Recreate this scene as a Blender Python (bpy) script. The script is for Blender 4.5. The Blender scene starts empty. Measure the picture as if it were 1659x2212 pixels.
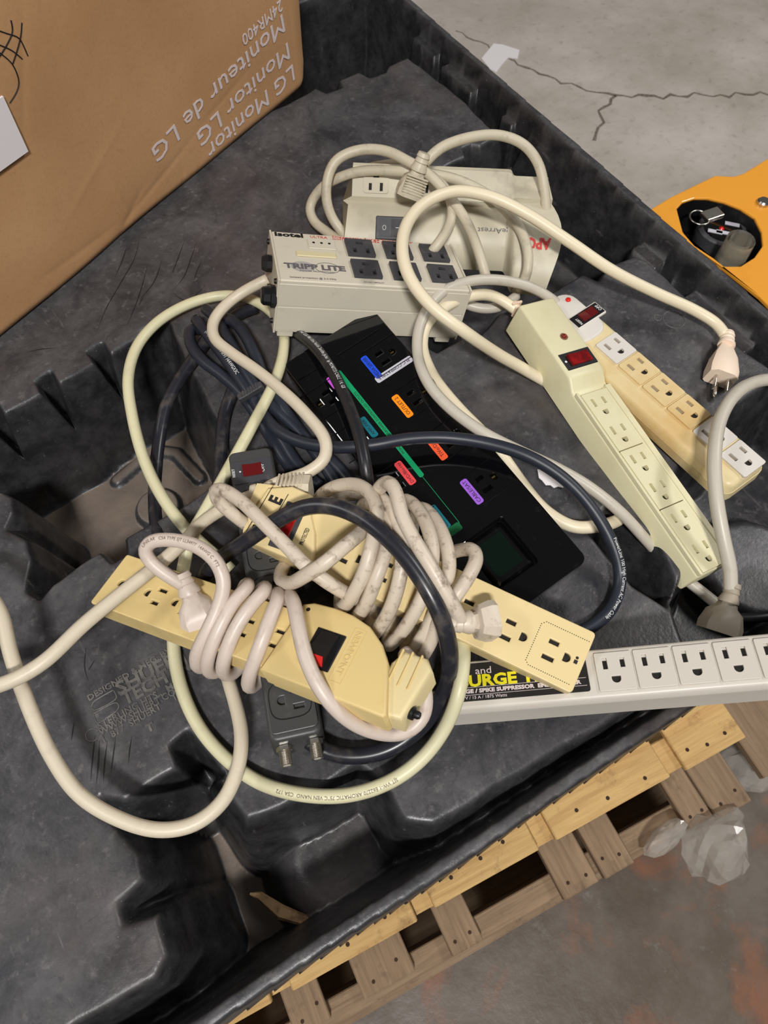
import bpy, bmesh, math, random
import numpy as np
from mathutils import Vector, Matrix, Euler
random.seed(7); np.random.seed(7)
sc = bpy.context.scene
COL = sc.collection
# ------------------------------------------------------------------ camera
ZP = 0.56                       # height of the tray deck above the floor
HC = 0.61                       # camera above the tray deck
W_, H_, F_ = 1659., 2212., 1600.
_n = np.array([800. - W_/2, 1950. - H_/2, F_]); _n /= np.linalg.norm(_n)
_up = -_n
_ex = np.array([1., 0, 0]) - _up*_up[0]; _ex /= np.linalg.norm(_ex)
_ey = np.cross(_up, _ex)
_th = math.radians(35.5)
_U = _ex*math.cos(_th) + _ey*math.sin(_th)      # tray axes seen in the camera frame
_V = -_ex*math.sin(_th) + _ey*math.cos(_th)
def at(px, py, h=0.0):
    """the point seen at a pixel, h metres above the tray deck"""
    r = np.array([px - W_/2, py - H_/2, F_]); p = r*((HC - h)/(r @ _n))
    return np.array([p @ _U, p @ _V, h + ZP])
cam = bpy.data.cameras.new('camera'); co = bpy.data.objects.new('camera', cam); COL.objects.link(co)
cam.sensor_fit = 'VERTICAL'; cam.sensor_height = 36.0; cam.lens = 36.0*F_/H_
cam.clip_start = 0.02; cam.clip_end = 50
M = Matrix(((_U[0], -_U[1], -_U[2], 0), (_V[0], -_V[1], -_V[2], 0), (_up[0], -_up[1], -_up[2], ZP + HC), (0, 0, 0, 1)))
co.matrix_world = M
cam.dof.use_dof = True; cam.dof.focus_distance = 0.66; cam.dof.aperture_fstop = 13.0
sc.camera = co
CAMP = np.array([0, 0, ZP + HC])
# ------------------------------------------------------------------ light
sc.view_settings.view_transform = 'Standard'; sc.view_settings.look = 'None'
sc.view_settings.exposure = -0.35; sc.view_settings.gamma = 1.0
sc.view_settings.use_curve_mapping = False
wd = bpy.data.worlds.new('hall'); sc.world = wd; wd.use_nodes = True
wd.node_tree.nodes['Background'].inputs[0].default_value = (1.0, 0.97, 0.94, 1)
wd.node_tree.nodes['Background'].inputs[1].default_value = 0.10
def area(name, loc, target, sx, sy, power, col=(1, .985, .96)):
    l = bpy.data.lights.new(name, 'AREA'); l.shape = 'RECTANGLE'; l.size = sx; l.size_y = sy; l.energy = power; l.color = col
    o = bpy.data.objects.new(name, l); COL.objects.link(o); o.location = loc
    o.rotation_euler = (Vector(target) - Vector(loc)).to_track_quat('-Z', 'Y').to_euler()
area('ceiling_lamp', (-1.05, -1.55, 3.7), (0.2, 0.3, .5), .5, .2, 165)
area('ceiling_lamp', (3.4, -0.4, 3.8), (1.5, 1.1, .0), 1.6, .4, 85)
area('ceiling_lamp', (-2.4, 2.0, 3.6), (0.0, .5, .5), 1.6, .4, 45)

# ------------------------------------------------------------------ colour and materials
def lin(c): c /= 255.; return c/12.92 if c <= .04045 else ((c + .055)/1.055)**2.4
def rgb(r, g, b, k=1.0): return (lin(r)*k, lin(g)*k, lin(b)*k, 1)
def mat(name, col, rough=.45, dirt=None, amt=.5, scale=40., lo=.5, hi=.75, metal=0., bump=0., bscale=200., coat=0., trans=0., stretch=None, emit=None, ior=1.46, spec=.5):
    m = bpy.data.materials.new(name); m.use_nodes = True; nt = m.node_tree; b = nt.nodes['Principled BSDF']
    b.inputs['Base Color'].default_value = col; b.inputs['Roughness'].default_value = rough; b.inputs['Metallic'].default_value = metal
    b.inputs['Coat Weight'].default_value = coat; b.inputs['Transmission Weight'].default_value = trans; b.inputs['IOR'].default_value = ior
    b.inputs['Specular IOR Level'].default_value = spec
    if emit: b.inputs['Emission Color'].default_value = emit[0]; b.inputs['Emission Strength'].default_value = emit[1]
    if dirt or bump:
        tc = nt.nodes.new('ShaderNodeTexCoord'); src = tc.outputs['Object']
        if stretch:
            mp = nt.nodes.new('ShaderNodeMapping'); mp.inputs['Scale'].default_value = stretch; nt.links.new(src, mp.inputs[0]); src = mp.outputs[0]
    if dirt:
        n = nt.nodes.new('ShaderNodeTexNoise'); n.inputs['Scale'].default_value = scale; n.inputs['Detail'].default_value = 6; n.inputs['Roughness'].default_value = .65
        nt.links.new(src, n.inputs['Vector'])
        r = nt.nodes.new('ShaderNodeMapRange'); r.inputs[1].default_value = lo; r.inputs[2].default_value = hi; r.inputs[3].default_value = 0; r.inputs[4].default_value = amt; r.clamp = True
        nt.links.new(n.outputs['Fac'], r.inputs[0])
        mx = nt.nodes.new('ShaderNodeMix'); mx.data_type = 'RGBA'; mx.inputs[6].default_value = col; mx.inputs[7].default_value = dirt
        nt.links.new(r.outputs[0], mx.inputs[0]); nt.links.new(mx.outputs[2], b.inputs['Base Color'])
    if bump:
        n2 = nt.nodes.new('ShaderNodeTexNoise'); n2.inputs['Scale'].default_value = bscale; n2.inputs['Detail'].default_value = 4
        nt.links.new(src, n2.inputs['Vector']); bp = nt.nodes.new('ShaderNodeBump'); bp.inputs['Strength'].default_value = bump; bp.inputs['Distance'].default_value = .002
        nt.links.new(n2.outputs['Fac'], bp.inputs['Height']); nt.links.new(bp.outputs[0], b.inputs['Normal'])
    return m
GRIME = rgb(92, 74, 58)
M_ = {}
M_['ivory'] = mat('ivory_plastic', rgb(218, 211, 174), .42, rgb(190, 172, 120), .35, 18, .5, .8)
M_['ivory_old'] = mat('yellowed_plastic', rgb(224, 206, 160), .4, rgb(205, 168, 108), .8, 9, .45, .7)
M_['outlet_white'] = mat('outlet_white', rgb(214, 208, 200), .45)
M_['isobar'] = mat('cream_painted_metal', rgb(206, 198, 180), .42, rgb(150, 130, 100), .35, 55, .6, .8)
M_['apc'] = mat('beige_grey_plastic', rgb(197, 189, 167), .45, GRIME, .5, 26, .54, .8)
M_['newport'] = mat('yellowed_beige', rgb(219, 194, 134), .42, rgb(196, 150, 78), .4, 30, .55, .8)
M_['te'] = mat('aged_beige', rgb(222, 200, 148), .42, rgb(150, 112, 66), .6, 26, .58, .82)
M_['white'] = mat('warm_white_plastic', rgb(204, 197, 186), .38, rgb(150, 135, 120), .2, 60, .6, .85)
M_['dark'] = mat('charcoal_plastic', rgb(66, 66, 66), .42, rgb(110, 104, 96), .35, 120, .58, .8)
M_['gloss'] = mat('gloss_black', rgb(8, 8, 10), .08, rgb(60, 58, 55), .18, 90, .6, .8, coat=.5)
M_['black'] = mat('black_plastic', rgb(22, 22, 24), .4)
M_['grey_black'] = mat('grey_black_plastic', rgb(62, 62, 66), .5, rgb(130, 125, 118), .3, 90, .55, .8)
M_['hole'] = mat('socket_dark', rgb(20, 16, 12), .7)
M_['brass'] = mat('brass', rgb(190, 160, 95), .3, metal=1.0)
M_['steel'] = mat('steel', rgb(200, 196, 190), .25, metal=1.0)
M_['nickel'] = mat('dull_nickel', rgb(214, 208, 198), .32, rgb(150, 138, 122), .4, 300, .5, .8, metal=1.0)
M_['red'] = mat('red_lens', rgb(150, 16, 18), .18, rgb(80, 8, 12), .8, 60, .45, .6, coat=.4)
M_['dark_red'] = mat('dark_red_lens', rgb(96, 18, 20), .25, coat=.3)
M_['led'] = mat('red_led', rgb(225, 30, 25), .2)
M_['led_amber'] = mat('amber_led', rgb(120, 30, 15), .15, coat=.5)
M_['ink_black'] = mat('black_ink', rgb(25, 22, 22), .6)
M_['ink_grey'] = mat('grey_ink', rgb(100, 94, 98), .6)
M_['ink_brown'] = mat('brown_ink', rgb(110, 92, 78), .6)
M_['ink_red'] = mat('red_ink', rgb(196, 60, 56), .6)
M_['ink_white'] = mat('white_ink', rgb(225, 224, 222), .6)
M_['ink_lilac'] = mat('pale_ink', rgb(214, 200, 200), .7)
M_['ink_yellow'] = mat('yellow_ink', rgb(226, 214, 30), .6)
M_['lab_blue'] = mat('label_blue', rgb(30, 80, 220), .4)
M_['lab_white'] = mat('label_grey', rgb(196, 194, 204), .4)
M_['lab_orange'] = mat('label_orange', rgb(246, 140, 20), .4)
M_['lab_tomato'] = mat('label_tomato', rgb(238, 90, 50), .4)
M_['lab_purple'] = mat('label_purple', rgb(150, 92, 205), .4)
M_['lab_green'] = mat('label_green', rgb(16, 150, 95), .4)
M_['lab_teal'] = mat('label_teal', rgb(14, 105, 120), .4)
M_['lab_red'] = mat('label_red', rgb(226, 72, 76), .4)
M_['lab_dgreen'] = mat('label_dark_green', rgb(10, 92, 50), .4)
M_['lab_magenta'] = mat('label_magenta', rgb(190, 80, 200), .4)
M_['paper'] = mat('white_paper', rgb(226, 220, 222), .8)
C = {}
C['isobar'] = mat('cord_cream', rgb(208, 196, 174), .42, GRIME, .3, 60, .56, .8)
C['yellow'] = mat('cord_pale_yellow', rgb(212, 206, 170), .4, rgb(150, 140, 100), .3, 60, .56, .8)
C['newport'] = mat('cord_pinkish_white', rgb(206, 190, 178), .38, rgb(150, 128, 112), .45, 70, .54, .8)
C['te'] = mat('cord_dirty_white', rgb(206, 192, 174), .4, rgb(104, 82, 62), .8, 110, .54, .72)
C['apc'] = mat('cord_grey_beige', rgb(196, 186, 164), .45, GRIME, .5, 70, .54, .8)
C['ivory1'] = mat('cord_cream_clean', rgb(228, 215, 186), .4)
C['grey'] = mat('cord_warm_grey', rgb(194, 186, 172), .38, rgb(130, 116, 100), .3, 60, .55, .8)
C['black'] = mat('cord_black', rgb(34, 34, 38), .36, rgb(96, 88, 80), .4, 90, .56, .8)
C['black_gloss'] = mat('cord_black_worn', rgb(36, 37, 44), .3, rgb(104, 96, 88), .55, 60, .5, .75)
C['navy'] = mat('cord_blue_black', rgb(38, 42, 52), .42, rgb(70, 72, 80), .3, 60, .56, .8)

# ------------------------------------------------------------------ mesh helpers
class G:
    """collects shapes into one mesh"""
    def __init__(s): s.v = []; s.f = []
    def add(s, vs, fs):
        o = len(s.v); s.v += [tuple(map(float, p)) for p in vs]; s.f += [tuple(i + o for i in f) for f in fs]; return s
    def bm(s, bm, M=None):
        bm.verts.index_update()
        vs = [(M @ v.co if M is not None else v.co)[:] for v in bm.verts]; fs = [[v.index for v in f.verts] for f in bm.faces]
        bm.free(); return s.add(vs, fs)
    def box(s, x0, x1, y0, y1, z0, z1, bev=0., seg=2, M=None, taper=None):
        b = bmesh.new(); bmesh.ops.create_cube(b, size=1)
        for v in b.verts:
            z = v.co.z + .5; k = 1. if taper is None else 1 - (1 - taper)*z
            v.co = Vector(((x0+x1)/2 + v.co.x*(x1-x0)*k, (y0+y1)/2 + v.co.y*(y1-y0)*k, z0 + z*(z1-z0)))
        if bev: bmesh.ops.bevel(b, geom=b.edges[:] + b.verts[:], offset=bev, segments=seg, profile=.5, affect='EDGES', clamp_overlap=True)
        return s.bm(b, M)
    def prism(s, poly, z0, z1, bev=0., seg=2, M=None, top=None, bottom_bev=False):
        b = bmesh.new(); lo = [b.verts.new((x, y, z0)) for x, y in poly]
        up = [b.verts.new((x, y, z1)) for x, y in (top or poly)]; n = len(poly)
        b.faces.new(lo[::-1]); tf = b.faces.new(up)
        for i in range(n): b.faces.new((lo[i], lo[(i+1) % n], up[(i+1) % n], up[i]))
        bmesh.ops.recalc_face_normals(b, faces=b.faces[:])
        if bev: bmesh.ops.bevel(b, geom=list(b.edges if bottom_bev else tf.edges), offset=bev, segments=seg, profile=.5, affect='EDGES', clamp_overlap=True)
        return s.bm(b, M)
    def cyl(s, p0, p1, r0, r1=None, n=16, cap=True):
        p0 = np.array(p0, float); p1 = np.array(p1, float); r1 = r0 if r1 is None else r1
        d = p1 - p0; d /= np.linalg.norm(d); a = np.cross(d, [0, 0, 1.] if abs(d[2]) < .9 else [1., 0, 0]); a /= np.linalg.norm(a); c = np.cross(d, a)
        vs = []
        for p, r in ((p0, r0), (p1, r1)):
            for i in range(n): t = 2*math.pi*i/n; vs.append(p + r*(a*math.cos(t) + c*math.sin(t)))
        fs = [(i, (i+1) % n, n + (i+1) % n, n + i) for i in range(n)]
        if cap: fs += [tuple(range(n))[::-1], tuple(range(n, 2*n))]
        return s.add(vs, fs)
    def lathe(s, prof, M=None, n=24):
        vs = []; fs = []
        for x, r in prof:
            for i in range(n): t = 2*math.pi*i/n; vs.append(Vector((x, r*math.cos(t), r*math.sin(t))))
        if M is not None: vs = [M @ v for v in vs]
        for k in range(len(prof)-1):
            for i in range(n): fs.append((k*n+i, k*n+(i+1) % n, (k+1)*n+(i+1) % n, (k+1)*n+i))
        fs += [tuple(range(n))[::-1], tuple(range((len(prof)-1)*n, len(prof)*n))]
        return s.add(vs, fs)
    def sweep(s, pts, r, n=10, cap=True):
        P, T, A, B = frames(pts); m = len(P); vs = []
        rr = r if hasattr(r, '__len__') else [r]*m
        for i in range(m):
            for k in range(n): t = 2*math.pi*k/n; vs.append(P[i] + rr[i]*(A[i]*math.cos(t) + B[i]*math.sin(t)))
        fs = [(i*n+k, i*n+(k+1) % n, (i+1)*n+(k+1) % n, (i+1)*n+k) for i in range(m-1) for k in range(n)]
        if cap: fs += [tuple(range(n))[::-1], tuple(range((m-1)*n, m*n))]
        return s.add(vs, fs)
    def build(s, name, m, parent=None, smooth=False, world=False, angle=None):
        me = bpy.data.meshes.new(name); v = s.v
        if world and parent is not None:
            inv = np.array(parent_matrix(parent).inverted()); a = np.c_[np.array(v), np.ones(len(v))] @ inv.T; v = a[:, :3].tolist()
        me.from_pydata(v, [], s.f); me.update()
        if smooth:
            me.polygons.foreach_set('use_smooth', [True]*len(me.polygons))
            if angle: me.set_sharp_from_angle(angle=math.radians(angle))
        if m is not None: me.materials.append(m)
        o = bpy.data.objects.new(name, me); COL.objects.link(o)
        if parent is not None: o.parent = parent
        return o
def parent_matrix(o):
    m = o.matrix_basis.copy()
    while o.parent is not None: o = o.parent; m = o.matrix_basis @ m
    return m
def resample(pts, step):
    pts = np.array(pts, float); n = len(pts)
    Q = np.vstack([2*pts[0]-pts[1], pts, 2*pts[-1]-pts[-2]]); out = []
    for i in range(1, n):
        p0, p1, p2, p3 = Q[i-1], Q[i], Q[i+1], Q[i+2]
        t0 = 0.; t1 = t0 + max(np.linalg.norm(p1-p0), 1e-6)**.5; t2 = t1 + max(np.linalg.norm(p2-p1), 1e-6)**.5; t3 = t2 + max(np.linalg.norm(p3-p2), 1e-6)**.5
        k = max(3, int(np.linalg.norm(p2-p1)/step))
        for t in np.linspace(t1, t2, k, endpoint=False):
            a1 = (t1-t)/(t1-t0)*p0+(t-t0)/(t1-t0)*p1; a2 = (t2-t)/(t2-t1)*p1+(t-t1)/(t2-t1)*p2; a3 = (t3-t)/(t3-t2)*p2+(t-t2)/(t3-t2)*p3
            b1 = (t2-t)/(t2-t0)*a1+(t-t0)/(t2-t0)*a2; b2 = (t3-t)/(t3-t1)*a2+(t-t1)/(t3-t1)*a3
            out.append((t2-t)/(t2-t1)*b1+(t-t1)/(t2-t1)*b2)
    out.append(pts[-1]); out = np.array(out)
    for _ in range(3): out[1:-1] = .5*out[1:-1] + .25*(out[:-2] + out[2:])
    return out
def frames(P):
    P = np.array(P, float); T = np.gradient(P, axis=0); T /= np.linalg.norm(T, axis=1)[:, None] + 1e-12
    A = np.zeros_like(P); a = np.cross(T[0], [0, 0, 1.]);
    if np.linalg.norm(a) < 1e-3: a = np.cross(T[0], [1., 0, 0])
    a /= np.linalg.norm(a)
    for i in range(len(P)):
        a = a - T[i]*(a @ T[i]); a /= np.linalg.norm(a) + 1e-12; A[i] = a
    return P, T, A, np.cross(T, A)
def link_empty(name, loc, rot=(0, 0, 0)):
    o = bpy.data.objects.new(name, None); COL.objects.link(o); o.location = loc; o.rotation_euler = rot; o.empty_display_size = .02; return o
def tag(o, label=None, cat=None, group=None, kind=None):
    if label: o['label'] = label
    if cat: o['category'] = cat
    if group: o['group'] = group
    if kind: o['kind'] = kind
    return o
def posed(name, loc, yaw, pitch, roll):
    return link_empty(name, (loc[0], loc[1], loc[2] + ZP), tuple(math.radians(a) for a in (roll, pitch, yaw)))
_cache = {}
def text_geo(s, size, sx=1., extrude=.00015, align='LEFT', bold=0.):
    key = (s, size, sx, extrude, align, bold)
    if key in _cache: return _cache[key]
    c = bpy.data.curves.new('t', 'FONT'); c.body = s; c.size = size; c.align_x = align; c.extrude = extrude; c.resolution_u = 2; c.offset = bold
    o = bpy.data.objects.new('t', c); COL.objects.link(o)
    dg = bpy.context.evaluated_depsgraph_get(); me = bpy.data.meshes.new_from_object(o.evaluated_get(dg))
    v = np.array([p.co[:] for p in me.vertices]); f = [tuple(p.vertices) for p in me.polygons]
    v[:, 0] *= sx
    bpy.data.objects.remove(o); bpy.data.curves.remove(c); bpy.data.meshes.remove(me)
    _cache[key] = (v, f); return v, f
def text(name, s, size, org, xd, yd, m, parent, sx=1., align='LEFT', extrude=.00015, bold=0., world=False):
    v, f = text_geo(s, size, sx, extrude, align, bold)
    xd = np.array(xd, float); xd /= np.linalg.norm(xd); yd = np.array(yd, float); yd -= xd*(yd @ xd); yd /= np.linalg.norm(yd); zd = np.cross(xd, yd)
    g = G(); g.add(np.array(org) + v[:, :1]*xd + v[:, 1:2]*yd + (v[:, 2:3] + extrude)*zd, f)
    return g.build(name, m, parent, world=world)
def plate_geo(outline, holes, z0, z1, bev=0.):
    c = bpy.data.curves.new('p', 'CURVE'); c.dimensions = '2D'; c.fill_mode = 'BOTH'; c.extrude = max((z1-z0)/2 - bev, 1e-5); c.bevel_depth = bev; c.bevel_resolution = 1; c.offset = -bev
    for poly in [outline] + list(holes):
        sp = c.splines.new('POLY'); sp.points.add(len(poly)-1)
        for i, p in enumerate(poly): sp.points[i].co = (p[0], p[1], 0, 1)
        sp.use_cyclic_u = True
    o = bpy.data.objects.new('p', c); COL.objects.link(o)
    dg = bpy.context.evaluated_depsgraph_get(); me = bpy.data.meshes.new_from_object(o.evaluated_get(dg))
    v = [(p.co.x, p.co.y, p.co.z + (z0+z1)/2) for p in me.vertices]; f = [tuple(p.vertices) for p in me.polygons]
    bpy.data.objects.remove(o); bpy.data.curves.remove(c); bpy.data.meshes.remove(me)
    return v, f
def rect(cx, cy, lx, ly, ang=0.):
    ca, sa = math.cos(ang), math.sin(ang)
    return [(cx + x*ca - y*sa, cy + x*sa + y*ca) for x, y in ((-lx/2, -ly/2), (lx/2, -ly/2), (lx/2, ly/2), (-lx/2, ly/2))]
def rrect(x0, x1, y0, y1, r, n=4):
    out = []
    for cx, cy, a0 in ((x1-r, y0+r, -90), (x1-r, y1-r, 0), (x0+r, y1-r, 90), (x0+r, y0+r, 180)):
        for i in range(n+1): a = math.radians(a0 + 90*i/n); out.append((cx + r*math.cos(a), cy + r*math.sin(a)))
    return out
def outlet_holes(cx, cy, gdir, k=1.):
    """two blade slots and a D shaped earth hole, gdir points from the slots to the earth hole"""
    gx, gy = gdir; px, py = -gy, gx; ang = math.atan2(gy, gx); hs = []
    for s, ln in ((1, .0076), (-1, .0090)):
        hs.append(rect(cx - gx*.006*k + px*.0064*k*s, cy - gy*.006*k + py*.0064*k*s, ln*k, .0034*k, ang))
    d = []
    for i in range(9):
        a = ang - math.pi/2 + math.pi*i/8; d.append((cx + gx*.0062*k + .0033*k*math.cos(a), cy + gy*.0062*k + .0033*k*math.sin(a)))
    e0, e1 = d[-1], d[0]; d += [(e0[0] - gx*.002*k, e0[1] - gy*.002*k), (e1[0] - gx*.002*k, e1[1] - gy*.002*k)]
    hs.append(d); return hs
def cord(name, pts, r, m, parent, step=.0035, n=10):
    P = resample([at(*p) for p in pts], step); g = G(); g.sweep(P, r, n); o = g.build(name, m, parent, smooth=True, world=True); return o, P
def cord_print(P, s0, string, size, r, m, parent, sx=1., flip=False, side=0.):
    """lettering wrapped on a cord, turned to the light side"""
    v, f = text_geo(string, size, sx, 0.0)
    P, T, A, B = frames(P); L = np.r_[0, np.cumsum(np.linalg.norm(np.diff(P, axis=0), axis=1))]
    if isinstance(s0, tuple): s0 = L[np.argmin(np.linalg.norm(P - at(*s0), axis=1))]
    g = G(); out = []
    for x, y, z in v:
        s = s0 - x if flip else s0 + x
        c = np.array([np.interp(s, L, P[:, k]) for k in range(3)]); t = np.array([np.interp(s, L, T[:, k]) for k in range(3)]); t /= np.linalg.norm(t)
        nrm = np.array([-.1, -.15, 1.]); nrm -= t*(nrm @ t); nrm /= np.linalg.norm(nrm); b = np.cross(nrm, t)
        if flip: b = -b
        a = (y - size*.35)/r + side; out.append(c + (r + .00025)*(nrm*math.cos(a) + b*math.sin(a)))
    g.add(out, f); return g.build('printed_lettering', m, parent, world=True)
def frame_px(a, b, up=(0, 0, 1)):
    A = np.array(at(*a)); B = np.array(at(*b)); x = B - A; L = np.linalg.norm(x); x /= L; z = np.array(up, float); z -= x*(z @ x); z /= np.linalg.norm(z); y = np.cross(z, x)
    return Matrix(((x[0], y[0], z[0], A[0]), (x[1], y[1], z[1], A[1]), (x[2], y[2], z[2], A[2]), (0, 0, 0, 1))), L
def plug(parent, a, b, m, w=.026, hgt=.024, up=(0, 0, 1), prongs=True, ribs=False, name='plug'):
    """moulded three pin plug: cord enters at a, the face is at b"""
    Mx, L = frame_px(a, b, up); g = G()
    g.lathe([(-.012, .0062), (-.008, .0072), (-.007, .0062), (-.003, .0075), (-.002, .0066), (.004, .009), (.006, .0088)], Mx, 16)
    bb = bmesh.new()
    st = [(.002, .34, .36), (.010, .50, .5), (L*.45, .8, .86), (L*.8, 1., 1.), (L, 1., .95)]
    rows = []
    for x, kw, kh in st:
        rows.append([bb.verts.new(Mx @ Vector((x, y*kw*w/2, z*kh*hgt/2))) for y, z in ((-1, -.8), (-.8, -1), (.8, -1), (1, -.8), (1, .6), (.6, 1), (-.6, 1), (-1, .6))])
    for i in range(len(rows)-1):
        for k in range(8): bb.faces.new((rows[i][k], rows[i][(k+1) % 8], rows[i+1][(k+1) % 8], rows[i+1][k]))
    bb.faces.new(rows[0][::-1]); bb.faces.new(rows[-1]); g.bm(bb)
    if ribs:
        for i in range(7): x = L*.3 + i*L*.085; g.box(x, x + L*.045, -w*.40, w*.40, hgt*.36, hgt*.53, .0004, 1, M=Mx)
    o = g.build(name, m, parent, smooth=True, world=True, angle=40)
    if prongs:
        for s in (-1, 1):
            gg = G(); gg.box(L, L + .016, s*.0064 - .0008, s*.0064 + .0008, -.002, .0045, .0005, 1, M=Mx); gg.build('blade', M_['steel'], o, world=True)
        gg = G(); Ml = Mx @ Matrix.Translation((0, 0, -.008)); gg.lathe([(L, .0024), (L + .015, .0024), (L + .0185, .0018), (L + .0195, .0005)], Ml, 12); gg.build('earth_pin', M_['steel'], o, smooth=True, world=True)
    return o

# ------------------------------------------------------------------ floor
def node_mat(name, fn):
    m = bpy.data.materials.new(name); m.use_nodes = True; nt = m.node_tree; fn(nt, nt.nodes['Principled BSDF']); return m
def N(nt, t, **k):
    n = nt.nodes.new(t)
    for a, b in k.items():
        if a.startswith('i_'): n.inputs[int(a[2:])].default_value = b
        else: setattr(n, a, b)
    return n
def noise(nt, src, scale, detail=6, rough=.6, dist=0.):
    n = N(nt, 'ShaderNodeTexNoise'); n.inputs['Scale'].default_value = scale; n.inputs['Detail'].default_value = detail; n.inputs['Roughness'].default_value = rough; n.inputs['Distortion'].default_value = dist
    nt.links.new(src, n.inputs['Vector']); return n.outputs['Fac']
def ramp(nt, src, lo, hi, a=0., b=1.):
    n = N(nt, 'ShaderNodeMapRange', clamp=True); n.inputs[1].default_value = lo; n.inputs[2].default_value = hi; n.inputs[3].default_value = a; n.inputs[4].default_value = b
    nt.links.new(src, n.inputs[0]); return n.outputs[0]
def mix(nt, fac, a, b):
    n = N(nt, 'ShaderNodeMix', data_type='RGBA')
    for i, x in ((6, a), (7, b)):
        if isinstance(x, tuple): n.inputs[i].default_value = x
        else: nt.links.new(x, n.inputs[i])
    if isinstance(fac, float): n.inputs[0].default_value = fac
    else: nt.links.new(fac, n.inputs[0])
    return n.outputs[2]
def mul(nt, a, b):
    n = N(nt, 'ShaderNodeMath', operation='MULTIPLY'); nt.links.new(a, n.inputs[0])
    if isinstance(b, float): n.inputs[1].default_value = b
    else: nt.links.new(b, n.inputs[1])
    return n.outputs[0]
def floor_fn(nt, b):
    src = N(nt, 'ShaderNodeNewGeometry').outputs['Position']
    base = mix(nt, ramp(nt, noise(nt, src, 3.0, 8, .65), .35, .7), rgb(170, 160, 149), rgb(204, 196, 189))
    base = mix(nt, ramp(nt, noise(nt, src, 38, 6, .7), .55, .75, 0, .45), base, rgb(110, 98, 88))
    # worn paint and rust stains on the near side, with shade painted in
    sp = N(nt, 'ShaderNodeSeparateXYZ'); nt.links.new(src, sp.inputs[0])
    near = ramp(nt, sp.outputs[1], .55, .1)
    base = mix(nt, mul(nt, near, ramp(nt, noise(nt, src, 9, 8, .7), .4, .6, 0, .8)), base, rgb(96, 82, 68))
    base = mix(nt, mul(nt, near, .88), base, rgb(76, 63, 50))  # dark brown stands in for the shade of operator and tray
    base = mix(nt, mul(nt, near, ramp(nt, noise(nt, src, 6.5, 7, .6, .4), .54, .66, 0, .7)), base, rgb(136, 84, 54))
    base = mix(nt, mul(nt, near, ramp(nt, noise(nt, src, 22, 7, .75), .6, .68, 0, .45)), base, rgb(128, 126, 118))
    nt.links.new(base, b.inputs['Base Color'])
    nt.links.new(ramp(nt, noise(nt, src, 5, 6), .3, .7, .3, .6), b.inputs['Roughness'])
    bp = N(nt, 'ShaderNodeBump'); bp.inputs['Strength'].default_value = .25; bp.inputs['Distance'].default_value = .004; nt.links.new(noise(nt, src, 60, 8), bp.inputs['Height']); nt.links.new(bp.outputs[0], b.inputs['Normal'])
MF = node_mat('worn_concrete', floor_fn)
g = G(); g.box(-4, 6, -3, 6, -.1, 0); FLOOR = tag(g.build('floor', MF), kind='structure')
MCR = mat('crack_dirt', rgb(124, 112, 102), .9, rgb(84, 74, 66), .8, 120, .45, .6)
def crack(pts, w):
    P = resample([at(px, py, -ZP) for px, py in pts], .02); vs = []; fs = []
    d = np.gradient(P, axis=0); d /= np.linalg.norm(d, axis=1)[:, None]; nn = np.c_[-d[:, 1], d[:, 0], 0*d[:, 0]]
    P = P + nn*np.random.normal(0, .006, len(P))[:, None]
    for i, p in enumerate(P):
        ww = w*(.4 + random.random()); vs += [p + nn[i]*ww + [0, 0, .0006], p - nn[i]*ww + [0, 0, .0006]]
        if i: k = 2*i; fs.append((k-2, k-1, k+1, k))
    g = G(); g.add(vs, fs); g.build('crack', MCR, FLOOR)
crack([(1105, 133), (1150, 152), (1200, 170), (1265, 195), (1330, 206), (1380, 206), (1450, 210), (1540, 204), (1680, 201), (1850, 180), (2050, 190)], .0042)
crack([(1328, 206), (1305, 232), (1296, 262), (1290, 305)], .0036)
crack([(1105, 133), (1040, 90), (985, 66)], .002)
g = G(); pl = [at(px, py, -ZP)[:2] for px, py in ((1040, 128), (1066, 96), (1085, 98), (1122, 110), (1118, 128), (1098, 126), (1085, 140), (1072, 158), (1058, 150))]
g.prism([tuple(p) for p in pl], .0004, .0025, M=None)
tag(g.build('paper_scrap', M_['paper']), 'torn white paper scrap lying on the concrete floor beyond the tray', 'paper')

# ------------------------------------------------------------------ pallets
def wood(name, c1, c2, c3):
    def fn(nt, b):
        tc = N(nt, 'ShaderNodeTexCoord'); oi = N(nt, 'ShaderNodeObjectInfo'); ad = N(nt, 'ShaderNodeVectorMath', operation='ADD'); nt.links.new(tc.outputs['Object'], ad.inputs[0])
        cb = N(nt, 'ShaderNodeCombineXYZ'); nt.links.new(oi.outputs['Random'], cb.inputs[1]); nt.links.new(cb.outputs[0], ad.inputs[1])
        mp = N(nt, 'ShaderNodeMapping'); mp.inputs['Scale'].default_value = (4, 60, 60); nt.links.new(ad.outputs[0], mp.inputs[0])
        base = mix(nt, ramp(nt, noise(nt, mp.outputs[0], 2.2, 7, .65, .6), .35, .68), c1, c2)
        base = mix(nt, ramp(nt, noise(nt, ad.outputs[0], 26, 7, .7), .56, .7, 0, .65), base, c3)
        nt.links.new(base, b.inputs['Base Color']); b.inputs['Roughness'].default_value = .8
        bp = N(nt, 'ShaderNodeBump'); bp.inputs['Strength'].default_value = .35; bp.inputs['Distance'].default_value = .002; nt.links.new(noise(nt, mp.outputs[0], 6, 4), bp.inputs['Height']); nt.links.new(bp.outputs[0], b.inputs['Normal'])
    return node_mat(name, fn)
MW1 = wood('fresh_pine', rgb(212, 176, 116), rgb(184, 144, 90), rgb(112, 82, 52))
MW2 = wood('weathered_board', rgb(150, 126, 100), rgb(120, 98, 76), rgb(78, 62, 48))
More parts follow.
